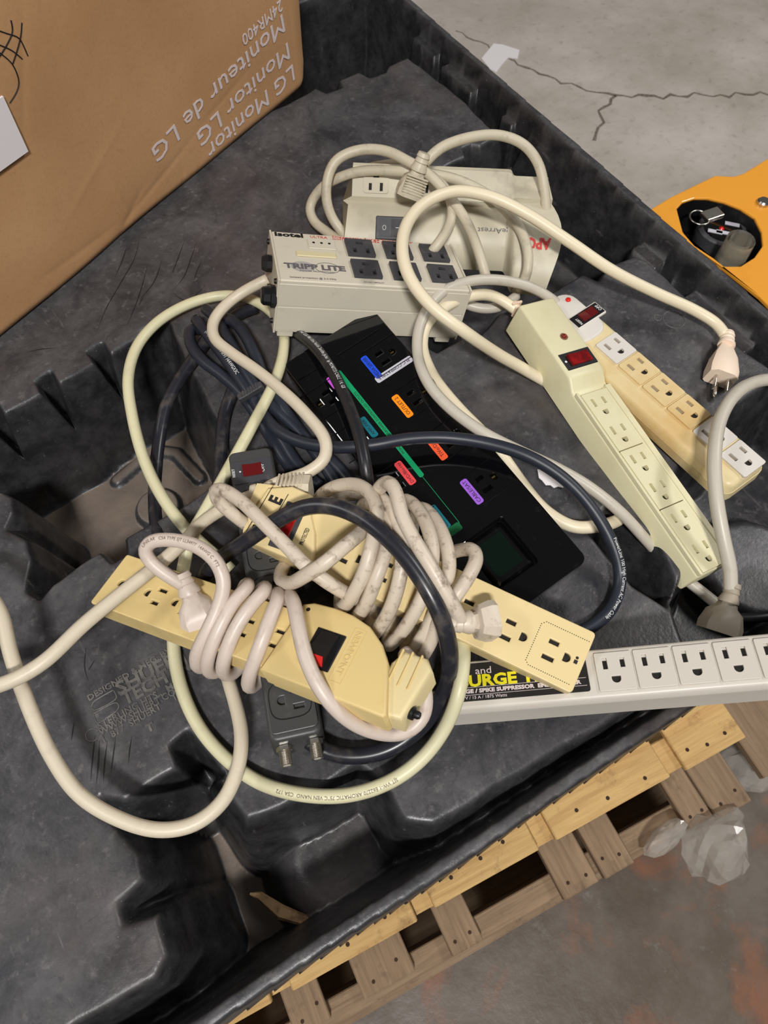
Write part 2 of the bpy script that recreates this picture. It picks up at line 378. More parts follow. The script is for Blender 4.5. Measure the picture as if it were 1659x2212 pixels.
MNAIL = mat('rusty_nail', rgb(58, 40, 28), .7, metal=.4)
def board(parent, name, m, x0, x1, y0, y1, z0, z1, bev=.0015, along='x', tilt=0.):
    """a plank whose own x axis follows the grain"""
    L = x1-x0 if along == 'x' else y1-y0; wd_ = y1-y0 if along == 'x' else x1-x0
    g = G(); g.box(-L/2, L/2, -wd_/2, wd_/2, -(z1-z0)/2, (z1-z0)/2, bev, 1)
    o = g.build(name, m, parent); o.location = ((x0+x1)/2, (y0+y1)/2, (z0+z1)/2); o.rotation_euler = (0, 0, (0 if along == 'x' else math.pi/2) + tilt); return o
def nail(parent, x, y, z):
    g = G(); g.cyl((x, y, z - .002), (x, y, z + .0006), .0023, n=8); return g.build('nail', MNAIL, parent)
# upper pallet: a near stringer with deck boards nailed across it
Y1 = math.radians(-9.6)
A0 = at(500, 2212, -.30)
UP = link_empty('wooden_pallet', (A0[0], A0[1], .12), (0, 0, Y1)); tag(UP, 'pale new pine pallet directly under the black tray', 'pallet')
board(UP, 'stringer', MW1, -.5, .66, .004, .042, .035, .1365)
board(UP, 'stringer', MW1, -.5, .66, .50, .538, .035, .1365)
board(UP, 'stringer', MW1, -.5, .66, 1.0, 1.038, .035, .1365)
NP = [(-.48, -.34), (-.32, -.15), (-.13, .045), (.067, .212), (.234, .366), (.388, .545), (.567, .655)]
for i, (a, b) in enumerate(NP):
    dz = random.uniform(-.0012, .0012)
    board(UP, 'deck_board', MW1, a, b, random.uniform(-.002, .002), .060, .1365, .147 + dz)
    for f in (.2, .5, .8): nail(UP, a + (b-a)*(f + random.uniform(-.06, .06)), .020 + random.uniform(-.008, .008), .147 + dz)
for a in (-.46, -.25, -.04, .17, .38, .56): board(UP, 'cross_board', MW1, a, a + .09, .062, 1.04, .1365, .1475, along='y')
board(UP, 'runner', MW1, -.30, .665, .046, .064, .1485, .160, tilt=math.radians(.4))
board(UP, 'runner', MW1, -.30, .60, .068, .110, .1495, .1775, tilt=math.radians(.9))
for y0 in (.004, .52, 1.0): board(UP, 'bottom_board', MW1, -.5, .66, y0 - .0, y0 + .07, .020, .035)
# lower pallet, weathered, sticking out further
LW = link_empty('wooden_pallet', (A0[0], A0[1], 0), (0, 0, Y1)); tag(LW, 'weathered grey brown pallet standing on the floor below the pine pallet', 'pallet')
def wl(px, py, h): p = at(px, py, h); q = Euler((0, 0, -Y1)).to_matrix() @ Vector((p[0]-A0[0], p[1]-A0[1], 0)); return q.x, q.y
ends = [((763, 2096), (874, 2026), (790, 2170), (905, 2107)), ((943, 1980), (1018, 1930), (982, 2072), (1052, 2040)), ((1155, 1850), (1240, 1800), (1234, 1950), (1310, 1908)), ((1246, 1797), (1320, 1750), (1318, 1903), (1384, 1869)), ((1440, 1672), (1480, 1650), (1506, 1792), (1560, 1766)), ((1484, 1648), (1535, 1622), (1566, 1764), (1646, 1730)), ((640, 2170), (700, 2140), (640, 2250), (720, 2212))]
for q in ends:
    xs = sorted(((wl(*q[2], -.42)[0]), (wl(*q[3], -.42)[0]))); yo = min(wl(*q[2], -.42)[1], wl(*q[3], -.42)[1]) + .004
    board(LW, 'deck_board', MW2, xs[0], xs[1], yo, .9, .104, .119, along='y', tilt=random.uniform(-.006, .006))
    for f in (.25, .75): nail(LW, xs[0] + (xs[1]-xs[0])*f, yo + .016 + random.uniform(-.004, .006), .119)
for x0, x1 in ((.72, .80), (-.45, -.36), (-.33, -.21)): board(LW, 'deck_board', MW2, x0, x1, -.062, .9, .104, .119, along='y')
ys = wl(1000, 2050, -.44)[1]
for y0 in (ys, .40, .85):
    board(LW, 'stringer', MW2, -.55, .66, y0 - .004, y0 + .024, .014, .104); board(LW, 'bottom_board', MW2, -.55, .66, y0 - .02, y0 + .07, .0, .014)

# ------------------------------------------------------------------ black moulded tray
def sdf(poly, X, Y):
    """signed distance, positive inside"""
    p = np.array(poly, float); d = np.full(X.shape, 1e9); ins = np.zeros(X.shape, bool)
    for i in range(len(p)):
        a, b = p[i], p[(i+1) % len(p)]; ab = b - a; t = np.clip(((X-a[0])*ab[0] + (Y-a[1])*ab[1])/(ab @ ab + 1e-15), 0, 1)
        d = np.minimum(d, np.hypot(X - a[0] - t*ab[0], Y - a[1] - t*ab[1]))
        c = (a[1] > Y) != (b[1] > Y); xi = a[0] + (Y - a[1])*(b[0]-a[0])/((b[1]-a[1]) + 1e-15); ins ^= c & (X < xi)
    return np.where(ins, d, -d)
def vnoise(X, Y, f, seed):
    r = np.random.RandomState(seed); s = 0
    for _ in range(5): a, b, c = r.uniform(-1, 1, 3); s = s + np.sin(X*f*a*6 + Y*f*b*6 + c*9)
    return s/5
mm = lambda L: [(a/1000., b/1000.) for a, b in L]
PITS = [
 # left pit: notched far edge, tongue running down to the left
 (mm([(-420, 545), (-123, 558), (-122, 564), (-116, 564), (-115, 558), (-64, 561), (-63, 567), (-56, 567), (-55, 561), (-4, 563), (-3, 570), (4, 570), (5, 564), (56, 569), (57, 576), (64, 576), (65, 570), (104, 574), (112, 582), (128, 584), (138, 574), (128, 520), (120, 450), (112, 400), (98, 376), (60, 371), (10, 371), (-14, 371), (-20, 356), (-33, 356), (-37, 372), (-86, 367), (-100, 360), (-106, 372), (-90, 398), (-85, 420), (-97, 440), (-84, 452), (-79, 469), (-86, 481), (-130, 492), (-420, 480)]), .150, .022),
 *[(mm([(a, 535), (a - 1, 583 + a*.08), (a + 15, 584 + a*.08), (a + 14, 535)]), .066, .008) for a in (-127, -67, -7, 53)],
 # near pit between the lettered deck and the rim
 (mm([(-136, 172), (-128, 180), (-114, 166), (-72, 164), (-60, 163), (-50, 158), (-46, 100), (-30, 95), (0, 88), (46, 84), (56, 62), (52, 30), (70, 14), (160, 4), (262, -10), (420, -26), (420, -60), (-420, 14), (-420, 40), (-205, 56), (-148, 48), (-135, 56), (-130, 83), (-152, 91), (-150, 106), (-127, 108), (-123, 126), (-130, 160)]), .150, .034),
 (mm([(-72, 140), (-66, 182), (-50, 184), (-44, 140)]), .060, .010),
 # pit behind the round surge protector
 (mm([(440, 590), (470, 598), (520, 606), (570, 606), (578, 622), (592, 622), (600, 612), (668, 618), (668, 340), (640, 338), (624, 362), (594, 368), (564, 358), (556, 376), (516, 374), (480, 378), (440, 384), (404, 372), (384, 380), (352, 380), (346, 400), (372, 420), (420, 440), (430, 500)]), .110, .026),
 # slot along the long wall
 (mm([(636, 830), (640, 700), (634, 640), (634, 600), (690, 600), (700, 830)]), .10, .012),
 (mm([(633, 345), (630, 290), (626, 236), (620, 228), (628, 170), (628, 120), (690, 120), (690, 345)]), .10, .012),
 # right pit
 (mm([(410, 120), (450, 130), (500, 142), (530, 141), (560, 150), (620, 150), (690, 150), (690, -60), (300, -40), (330, 0), (350, 40), (400, 60)]), .110, .026),
 (mm([(338, 132), (372, 140), (384, 90), (366, 40), (344, 36), (334, 70)]), .07, .02),
 # far pit behind the carton
 (mm([(-420, 690), (100, 800), (440, 822), (492, 830), (498, 812), (520, 812), (526, 828), (560, 826), (566, 808), (588, 806), (600, 816), (640, 816), (690, 830), (700, 1000), (600, 1010), (-420, 1010)]), .150, .026),
]
def tray_height(X, Y):
    Hh = .0006*vnoise(X, Y, 9, 1) + .0005*vnoise(X, Y, 24, 2); base = Hh.copy()
    for poly, dep, w in PITS:
        d = sdf(poly, X, Y) + .0012*vnoise(X, Y, 30, 5); t = np.clip((d + .004)/(w + .004), 0, 1)
        pr = np.where(t < .32, 1.25*t*t/.64, np.where(t > .92, 1 - 1.25*(1-t)**2/.16, 1.25*(t - .16)))
        Hh = np.minimum(Hh, base - dep*pr)
    def boss(cx, cy, r, top, soft): return np.where(np.hypot(X-cx, Y-cy) < r + soft, top - .5*np.clip((np.hypot(X-cx, Y-cy)-r)/soft, 0, 1)**2*.12, -9)
    Hh = np.maximum(Hh, boss(.000, .046, .030, -.092, .045)); Hh = np.maximum(Hh, boss(.492, .020, .045, -.075, .03)); Hh = np.maximum(Hh, boss(.032, .470, .022, -.140, .012))
    for a, b in (((.010, .532), (.063, .546)), ((.063, .546), (.084, .526)), ((.084, .526), (.090, .480))):
        a = np.array(a); ab = np.array(b) - a; t = np.clip(((X-a[0])*ab[0] + (Y-a[1])*ab[1])/(ab @ ab), 0, 1); d = np.hypot(X-a[0]-t*ab[0], Y-a[1]-t*ab[1])
        Hh = np.maximum(Hh, np.where(d < .009, -.150 + .007*np.sqrt(np.clip(1-(d/.009)**2, 0, 1)), -9))
    # rim walls: right (u), near (v), and the two sides out of view
    def wall(s, inner, top=.020): # s = distance outwards from the inner rim edge
        return np.where(s < -inner, -9, np.where(s < 0, -.16 + (top + .16)*np.clip((s + inner)/inner, 0, 1)**.8, np.where(s < .010, top + .0012*np.sin(np.clip(s/.010, 0, 1)*math.pi), top - 40*(s-.010))))
    sr = X - (.6446 + .0473*Y + .0016*vnoise(X*0, Y, 5, 8)); sn = -(Y - (-.001 - .086*X + .0018*vnoise(X, Y*0, 4, 9)))
    # buttresses moulded on the long wall
    out = Hh
    for v0, v1, q, tp in ((.86, .795, .020, -.004), (.785, .705, .022, -.006), (.70, .662, .010, -.014), (.655, .620, .016, -.006), (.385, .335, .026, -.012), (.33, .30, .012, -.03), (.298, .19, .026, -.014), (.17, .06, .026, -.014)):
        inn = np.minimum(np.minimum(Y - v1, v0 - Y), sr + q)
        out = np.maximum(out, np.where(inn > 0, -.14 + (tp + .14)*np.clip(inn/.006, 0, 1)**.6, -9))
    out = np.maximum(out, np.where(sr > 0, -9, wall(sr, .010))); out = np.where(sr >= 0, wall(sr, .010), out)
    wn = wall(sn, .022, .012)
    out = np.where(sn >= 0, np.where(sr >= 0, np.minimum(wn, wall(sr, .010)), wn), np.maximum(out, np.where(sr >= 0, -9, wn)))
    for s in (-(X + .42), Y - 1.08): ws = wall(s, .02); out = np.where(s >= 0, np.minimum(ws, out), np.maximum(out, np.where((sr >= 0) | (sn >= 0), -9, ws)))
    return np.maximum(out, -.262)
xs = np.arange(-.436, .730, .002); ys = np.arange(-.085, 1.10, .002)
X, Y = np.meshgrid(xs, ys); Hh = tray_height(X, Y)
nx, ny = len(xs), len(ys); idx = np.arange(nx*ny).reshape(ny, nx)
quads = np.stack([idx[:-1, :-1], idx[:-1, 1:], idx[1:, 1:], idx[1:, :-1]], -1).reshape(-1, 4)
keep = (Hh.ravel()[quads] > -.2615).any(1); quads = quads[keep]
used = np.unique(quads); remap = -np.ones(nx*ny, int); remap[used] = np.arange(len(used)); quads = remap[quads]
co_ = np.c_[X.ravel(), Y.ravel(), Hh.ravel()][used]
me = bpy.data.meshes.new('moulded_deck'); me.vertices.add(len(co_)); me.vertices.foreach_set('co', co_.ravel())
me.loops.add(quads.size); me.loops.foreach_set('vertex_index', quads.ravel()); me.polygons.add(len(quads)); me.polygons.foreach_set('loop_start', np.arange(0, quads.size, 4)); me.polygons.foreach_set('loop_total', np.full(len(quads), 4))
me.update(calc_edges=True); me.validate(); me.polygons.foreach_set('use_smooth', np.ones(len(me.polygons), bool))
def tray_fn(nt, b):
    tc = N(nt, 'ShaderNodeTexCoord'); src = tc.outputs['Object']
    geo = N(nt, 'ShaderNodeNewGeometry'); sp = N(nt, 'ShaderNodeSeparateXYZ'); nt.links.new(geo.outputs['Normal'], sp.inputs[0])
    flat = ramp(nt, sp.outputs[2], .45, .95)
    pos = N(nt, 'ShaderNodeSeparateXYZ'); nt.links.new(src, pos.inputs[0])
    black = mix(nt, ramp(nt, noise(nt, src, 40, 6, .7), .4, .7), rgb(34, 34, 36), rgb(62, 61, 62))
    # scuffed grey bloom and settled dust on level surfaces
    blot = ramp(nt, noise(nt, src, 16, 9, .72, .5), .36, .68)
    worn = mix(nt, blot, rgb(46, 46, 50), rgb(92, 90, 92))
    worn = mix(nt, ramp(nt, noise(nt, src, 60, 8, .75, 1.2), .52, .66, 0, .6), worn, rgb(44, 44, 48))
    worn = mix(nt, ramp(nt, noise(nt, src, 95, 6, .7), .56, .7, 0, .5), worn, rgb(122, 117, 116))
    worn = mix(nt, ramp(nt, noise(nt, src, 5.5, 5, .6), .52, .72, 0, .5), worn, rgb(92, 80, 74))
    base = mix(nt, mul(nt, flat, .92), black, worn)
    mp = N(nt, 'ShaderNodeMapping'); mp.inputs['Scale'].default_value = (14, 170, 40); mp.inputs['Rotation'].default_value = (0, 0, .5); nt.links.new(src, mp.inputs[0])
    base = mix(nt, ramp(nt, noise(nt, mp.outputs[0], 1.6, 5, .6), .64, .72, 0, .5), base, rgb(40, 40, 44))
    mp2 = N(nt, 'ShaderNodeMapping'); mp2.inputs['Scale'].default_value = (150, 12, 40); mp2.inputs['Rotation'].default_value = (0, 0, -.35); nt.links.new(src, mp2.inputs[0])
    base = mix(nt, ramp(nt, noise(nt, mp2.outputs[0], 1.3, 5, .6), .66, .72, 0, .35), base, rgb(118, 114, 112))
    # fine concrete dust lying on the bottoms of the pits
    pit = mul(nt, ramp(nt, pos.outputs[2], -.118, -.140), ramp(nt, sp.outputs[2], .8, .98))
    base = mix(nt, mul(nt, pit, ramp(nt, noise(nt, src, 14, 7, .6), .25, .55, .3, .95)), base, rgb(128, 114, 102))
    base = mix(nt, ramp(nt, noise(nt, src, 420, 2, .5), .73, .78, 0, .5), base, rgb(150, 144, 138))
    nt.links.new(base, b.inputs['Base Color'])
    nt.links.new(ramp(nt, noise(nt, src, 30, 6), .3, .7, .28, .5), b.inputs['Roughness']); b.inputs['Specular IOR Level'].default_value = .5
    bp = N(nt, 'ShaderNodeBump'); bp.inputs['Strength'].default_value = .3; bp.inputs['Distance'].default_value = .0012; nt.links.new(noise(nt, src, 240, 5), bp.inputs['Height']); nt.links.new(bp.outputs[0], b.inputs['Normal'])
MT = node_mat('black_polyethylene', tray_fn)
me.materials.append(MT)
TRAY = link_empty('plastic_tray', (0, 0, ZP)); tag(TRAY, 'large black moulded plastic tray with notched decks, deep pits and raised lettering', 'tray')
deck = bpy.data.objects.new('moulded_deck', me); COL.objects.link(deck); deck.parent = TRAY
MTL = mat('raised_plastic', rgb(84, 82, 82), .4, rgb(116, 112, 108), .8, 90, .4, .6)
def emboss(s, a, b, size, bold=.0006, sx=None):
    A = at(*a); B = at(*b); d = B - A; v, f = text_geo(s, size, 1., .0003, 'LEFT', bold); k = np.linalg.norm(d)/v[:, 0].max() if sx is None else sx
    yd = np.cross([0, 0, 1.], d); o = text('raised_lettering', s, size, A, d, yd, MTL, TRAY, sx=k, extrude=.0004, bold=bold, world=True)
    c = np.array([v_.co[:] for v_ in o.data.vertices]); hz = tray_height(c[:, 0], c[:, 1]); 
    for v_, z_ in zip(o.data.vertices, hz): v_.co.z += z_ + .0001
emboss('DESIGNED & MFG. BY', (192, 1515), (372, 1408), .0072, .0002)
emboss('SHUERT', (257, 1502), (412, 1419), .0160, .0005)
emboss('TECH INC', (270, 1524), (440, 1431), .0160, .0005)
emboss('STERLING HTS.,  MI', (214, 1576), (381, 1485), .0078, .0002)
emboss('WWW.SHUERT.COM', (218, 1590), (395, 1492), .0082, .0002)
emboss('1  877  SHUERT     1', (222, 1606), (382, 1512), .0078, .0002)
emboss('T', (320, 1582), (330, 1577), .009, .0006, sx=1.)
# the S shaped emblem beside the lettering
g = G()
def emblem(pts, r=.0006):
    q = np.array([at(*p) for p in pts]); q[:, 2] += tray_height(q[:, 0], q[:, 1]) + .0002; g.sweep(resample(np.vstack([q, q[:1]]), .001), r, 6)
emblem([(245, 1490), (215, 1507), (201, 1517), (197, 1529), (204, 1534), (222, 1527), (252, 1507), (249, 1498)])
emblem([(201, 1542), (240, 1521), (252, 1517), (257, 1525), (253, 1534), (232, 1549), (209, 1562), (205, 1553)])
g.build('raised_emblem', MTL, TRAY, smooth=True, world=True)
for cx, cy, r in ((591, 268, .012), (578, 280, .004), (-113, 226, .005)):
    g = G(); q = [(cx/1000 + r*math.cos(t), cy/1000 + r*math.sin(t), ZP) for t in np.linspace(0, 2*math.pi, 25)]; q = np.array(q); q[:, 2] += tray_height(q[:, 0], q[:, 1]) + .0002; g.sweep(q, .0005, 6); g.build('raised_mark', MTL, TRAY, smooth=True, world=True)
def scuff(lines, w=.0005):
    g = G()
    for ln in lines:
        P = resample([at(*p) for p in ln], .003); P[:, 2] = ZP + tray_height(P[:, 0], P[:, 1]) + .00025; d = np.gradient(P, axis=0); d /= np.linalg.norm(d, axis=1)[:, None]; nn = np.c_[-d[:, 1], d[:, 0], 0*d[:, 0]]
        t = np.linspace(0, 1, len(P)); ww = w*np.sin(np.clip(t, .04, .96)*math.pi)[:, None]; vs = np.empty((2*len(P), 3)); vs[0::2] = P + nn*ww; vs[1::2] = P - nn*ww
        g.add(vs, [(2*i, 2*i+1, 2*i+3, 2*i+2) for i in range(len(P)-1)])
    o = g.build('scratch_marks', mat('scratch_black', rgb(24, 24, 26), .5), TRAY, world=True); o['kind'] = 'stuff'
scuff([[(302, 510), (290, 560), (262, 610), (232, 660), (208, 718)], [(275, 530), (262, 570), (248, 600)], [(398, 520), (384, 560), (372, 590), (378, 583)], [(425, 522), (412, 560), (396, 600), (372, 628)], [(372, 628), (382, 640), (405, 650), (420, 640), (445, 615)], [(320, 570), (300, 640), (280, 690), (272, 706)], [(350, 562), (332, 610), (300, 650)], [(436, 560), (424, 590), (418, 610)], [(310, 640), (300, 660)], [(60, 760), (90, 754), (120, 752)], [(186, 1400), (182, 1440), (190, 1470)], [(205, 1425), (190, 1450)], [(205, 1590), (200, 1640), (196, 1690)], [(215, 1600), (212, 1660), (208, 1700)], [(232, 1600), (226, 1650), (224, 1690)], [(250, 1590), (244, 1640), (240, 1670)], [(285, 1590), (280, 1620), (278, 1650)], [(160, 1560), (154, 1600)]])
g = G(); g.prism([tuple(at(px, py, 0)[:2]) for px, py in ((1160, 1016), (1172, 1018), (1205, 1032), (1216, 1046), (1216, 1056), (1205, 1053), (1196, 1056), (1188, 1050), (1178, 1050), (1170, 1040), (1163, 1034))], ZP + .0012, ZP + .0022)
tag(g.build('paper_scrap', M_['paper']), 'small torn white paper scrap on the black tray beside the black cord', 'paper')

# ------------------------------------------------------------------ cardboard carton
def card_fn(nt, b):
    tc = N(nt, 'ShaderNodeTexCoord'); src = tc.outputs['Object']
    base = mix(nt, ramp(nt, noise(nt, src, 7, 6, .6), .35, .68), rgb(178, 134, 92), rgb(190, 147, 104))
    base = mix(nt, ramp(nt, noise(nt, src, 300, 4, .7), .5, .8, 0, .35), base, rgb(140, 100, 62))
    base = mix(nt, ramp(nt, noise(nt, src, 14, 8, .75, .8), .64, .72, 0, .35), base, rgb(120, 86, 56))
    nt.links.new(base, b.inputs['Base Color']); b.inputs['Roughness'].default_value = .75
    mp = N(nt, 'ShaderNodeMapping'); mp.inputs['Scale'].default_value = (1, 1, 160); nt.links.new(src, mp.inputs[0])
    bp = N(nt, 'ShaderNodeBump'); bp.inputs['Strength'].default_value = .06; bp.inputs['Distance'].default_value = .001; nt.links.new(noise(nt, mp.outputs[0], 2, 2), bp.inputs['Height']); nt.links.new(bp.outputs[0], b.inputs['Normal'])
MC = node_mat('cardboard', card_fn)
BOX = posed('cardboard_carton', (.485, .838, 0.001), 200.5, 0, 0); tag(BOX, 'brown cardboard monitor carton standing upside down on the black tray', 'box')
BW, BH, BD = .62, .40, .14
CREASE = ((.105, .075, .20, .052, .0028, -.0016), (.20, .052, .36, .010, .0028, -.0022), (.10, .072, .10, .15, .0024, -.0014), (.15, .06, .16, .11, .0024, .0012), (.33, .0, .345, .10, .004, .0026), (.35, .02, .47, .03, .004, -.002), (.42, .15, .36, .27, .004, -.0018), (.36, .0, .30, .04, .005, -.0026), (.24, .04, .245, 0, .0024, -.0012), (.19, .02, .21, .12, .0024, .0008), (.02, .0, .03, .2, .003, -.0012), (.30, .12, .42, .06, .004, .0012))
def face_y(x, z):
    y = .0008*np.sin(x*17 + z*9) + .0007*np.sin(x*31 - z*23 + 1) - .0006*np.sin(z*40 + x*5)
    for x0, z0, x1, z1, w, am in CREASE:
        dx, dz = x1-x0, z1-z0; t = np.clip(((x-x0)*dx + (z-z0)*dz)/(dx*dx+dz*dz), 0, 1); y = y + .42*am*np.sin(np.clip(t, 0, 1)*math.pi*.9 + .15)*np.exp(-np.hypot(x-x0-t*dx, z-z0-t*dz)/(w*.9))
    e = np.minimum(np.minimum(x, BW - x), .02); return y - .004*(1 - e/.02)**2 - .006*(1 - np.minimum(z, .012)/.012)**2
def carton(nu=230, nv=150):
    xx, zz = np.meshgrid(np.linspace(0, BW, nu+1), np.linspace(0, BH, nv+1)); yy = face_y(xx, zz)
    k = np.clip(1 - xx/.012, 0, 1)*np.clip(1 - zz/.03, 0, 1); vs = np.c_[(xx + .006*k).ravel(), yy.ravel(), zz.ravel()]; W1 = nu+1
    fs = [((j+1)*W1+i, (j+1)*W1+i+1, j*W1+i+1, j*W1+i) for j in range(nv) for i in range(nu)]
    g = G(); g.add(vs, fs); return g
fr_ = carton().build('front_panel', MC, BOX, smooth=True)
g = G(); g.box(.003, BW - .003, -BD, -.0065, .0005, BH, .004, 2); g.build('carton_body', MC, BOX, smooth=True, angle=40)
g = G(); g.box(.08, .54, -BD*.5 - .03, -BD*.5 + .03, BH - .0004, BH + .0008); g.build('sealing_tape', mat('clear_tape', rgb(190, 160, 118), .25), BOX)
YF = .0042
def btext(name, s, a, b, size, m, bold=0.):
    a = np.array(a); b = np.array(b); d = np.array([b[0]-a[0], 0, b[1]-a[1]]); v, f = text_geo(s, size, 1., .0002, 'LEFT', bold)
    o = text(name, s, size, (a[0], 0., a[1]), d, (0, 0, -1), m, BOX, sx=np.linalg.norm(d)/v[:, 0].max(), extrude=.0002, bold=bold)
    for v_ in o.data.vertices: v_.co.y += float(face_y(v_.co.x, v_.co.z)) + .0005
def bline(s, a, b, size, bold): btext('printed_lettering', s, a, b, size, M_['ink_lilac'], bold)
bline('LG Monitor', (.026, .042), (.199, .026), .0295, .0)
bline('Monitor LG', (.032, .072), (.209, .050), .0295, .0)
bline('Moniteur de LG', (.037, .107), (.279, .072), .0295, .0)
bline('24MR400', (.038, .123), (.113, .116), .0185, 0.)
g = G(); g.box(.417, .52, -.001, .0030, .152, .205); g.build('paper_label', M_['paper'], BOX)
g = G()
MPEN = M_['ink_black']
for st in ([(401, 254), (389, 244), (380, 236), (379, 221)], [(401, 241), (391, 231), (385, 221)], [(381, 251), (383, 244), (396, 236), (406, 232)], [(372, 245), (377, 238), (387, 229), (396, 222)], [(404, 237), (396, 222), (397, 206), (404, 200), (413, 196)]):
    P = resample([(x/1000, 0, z/1000) for x, z in st], .002); P[:, 1] = face_y(P[:, 0], P[:, 2]) + .0001; g.sweep(P, .0006, 5)
g.build('marker_scribble', MPEN, BOX)

# ------------------------------------------------------------------ orange pallet truck beyond the tray
HT = -.10
def tk(px, py, h=HT): p = at(px, py, h); return (p[0], p[1])
TR = link_empty('pallet_truck', (tk(1560, 500)[0], tk(1560, 500)[1], 0)); tag(TR, 'orange pallet truck cover with key and battery gauge behind the tray', 'pallet truck')
MO = mat('orange_paint', rgb(236, 160, 52), .35, rgb(190, 120, 40), .3, 20, .55, .8, coat=.3)
outl = [tk(*q) for q in ((1400, 455), (1450, 425), (1510, 396), (1545, 379), (1585, 381), (1605, 375), (1659, 342), (1760, 280), (1900, 420), (1900, 700), (1760, 760), (1640, 640), (1540, 560), (1420, 480))]
hole = [tk(*q) for q in ((1462, 450), (1475, 436), (1500, 428), (1530, 428), (1565, 436), (1600, 450), (1630, 470), (1645, 500), (1648, 530), (1630, 556), (1600, 575), (1560, 575), (1510, 540), (1475, 500))]
v, f = plate_geo(outl, [hole], ZP + HT - .006, ZP + HT, .0015)
g = G(); g.add(v, f); g.build('cover_plate', MO, TR, world=True)
g = G(); g.prism(outl, .10, ZP + HT - .07, .004); g.build('chassis', M_['black'], TR, world=True)
g = G(); c = np.mean(np.array(outl), 0); g.prism([tuple(c + (np.array(p)-c)*.99) for p in outl], ZP + HT - .069, ZP + HT - .055); g.build('control_panel', M_['black'], TR, world=True)
g = G()
for i in range(len(hole)):
    a, b = hole[i], hole[(i+1) % len(hole)]; g.add([(a[0], a[1], ZP+HT-.003), (b[0], b[1], ZP+HT-.003), (b[0], b[1], ZP+HT-.056), (a[0], a[1], ZP+HT-.056)], [(0, 1, 2, 3)])
g.build('recess_wall', M_['black'], TR, world=True)
def disc(name, px, py, h0, h1, r, m, n=32):
    p = at(px, py, h1); g = G(); g.lathe([(h0 + ZP, r), (h1 + ZP - .002, r), (h1 + ZP, r - .002)], Matrix.Translation((p[0], p[1], 0)) @ Matrix(((0, 0, 1, 0), (0, 1, 0, 0), (1, 0, 0, 0), (0, 0, 0, 1))), n); return g.build(name, m, TR, smooth=True, world=True, angle=40)
disc('gauge_bezel', 1562, 492, -.156, -.120, .034, M_['grey_black']); disc('gauge_face', 1562, 492, -.14, -.1195, .029, M_['gloss'])
for q, mm_ in (((1545, 500), 'lab_white'), ((1563, 502), 'lab_white'), ((1582, 484), 'lab_white')):
    p = at(*q, -.119); g = G(); g.box(-.010, .010, -.0032, .0032, 0, .0008); o = g.build('gauge_legend', M_[mm_], TR); o.location = Vector((p[0], p[1], ZP - .1195)) - Vector(TR.location); o.rotation_euler = (0, 0, -.9)
disc('gauge_lamp', 1560, 491, -.1195, -.1175, .0035, M_['led'])
kg = G(); c = at(1512, 470, -.10); kg.sweep([(c[0] + .014*math.cos(t), c[1] + .014*math.sin(t), c[2]) for t in np.linspace(0, 2*math.pi, 25)], .0013, 6); kg.build('key_ring', M_['steel'], TR, smooth=True, world=True)
Mk, L = frame_px((1520, 470, -.10), (1556, 458, -.10)); g = G(); g.box(0, L, -.009, .009, -.003, .003, .001, M=Mk); g.build('key', M_['nickel'], TR, world=True)
g = G(); p = at(1600, 520, -.09); g.cyl((p[0], p[1], ZP - .156), (p[0], p[1], ZP - .088), .021, .019, 20, cap=False); g.cyl((p[0], p[1], ZP - .156), (p[0], p[1], ZP - .088), .016, .014, 20, cap=False)
g.build('clear_guard', mat('clear_plastic', rgb(230, 222, 205), .08, trans=.85, ior=1.3), TR, smooth=True, world=True)
g = G(); g.cyl((p[0], p[1], ZP - .156), (p[0], p[1], ZP - .125), .012, n=16); g.build('push_button', M_['black'], TR, smooth=True, world=True, angle=40)
disc('cover_bolt', 1652, 432, HT - .002, HT + .006, .009, M_['steel'], 16)

# ------------------------------------------------------------------ crumpled stretch film by the pallet
MWRAP = mat('stretch_film', rgb(220, 214, 206), .1, trans=.6, ior=1.15, coat=.6); MWRAP.node_tree.nodes['Principled BSDF'].inputs['Alpha'].default_value = .62
def film(label, px, py, h, r, sq, seed):
    b = bmesh.new(); bmesh.ops.create_icosphere(b, subdivisions=3, radius=1); rs = np.random.RandomState(seed); dirs = rs.normal(size=(26, 3)); dirs /= np.linalg.norm(dirs, axis=1)[:, None]; am = rs.uniform(-.35, .3, 26)
    for v in b.verts:
        n = np.array(v.co); k = 1 + sum(a*math.exp(-((1 - n @ d)/.12)) for a, d in zip(am, dirs)) + rs.uniform(-.10, .10)
        v.co = Vector((n[0]*k*r*sq[0], n[1]*k*r*sq[1], n[2]*k*r*sq[2]))
    p = at(px, py, h); o = G().bm(b).build('stretch_film', MWRAP); o.location = p; return tag(o, label, 'plastic film')
film('larger crumpled clear film ball hanging at the lower pallet boards', 1555, 1820, -.44, .042, (1.25, .95, .9), 3)
film('small twist of clear film stuck under the lower pallet board end', 1440, 1805, -.43, .020, (1.7, .7, .6), 5)
film('crumpled clear film lying behind the pallet corner at the right edge', 1630, 1640, -.50, .050, (1.3, .8, .5), 9)

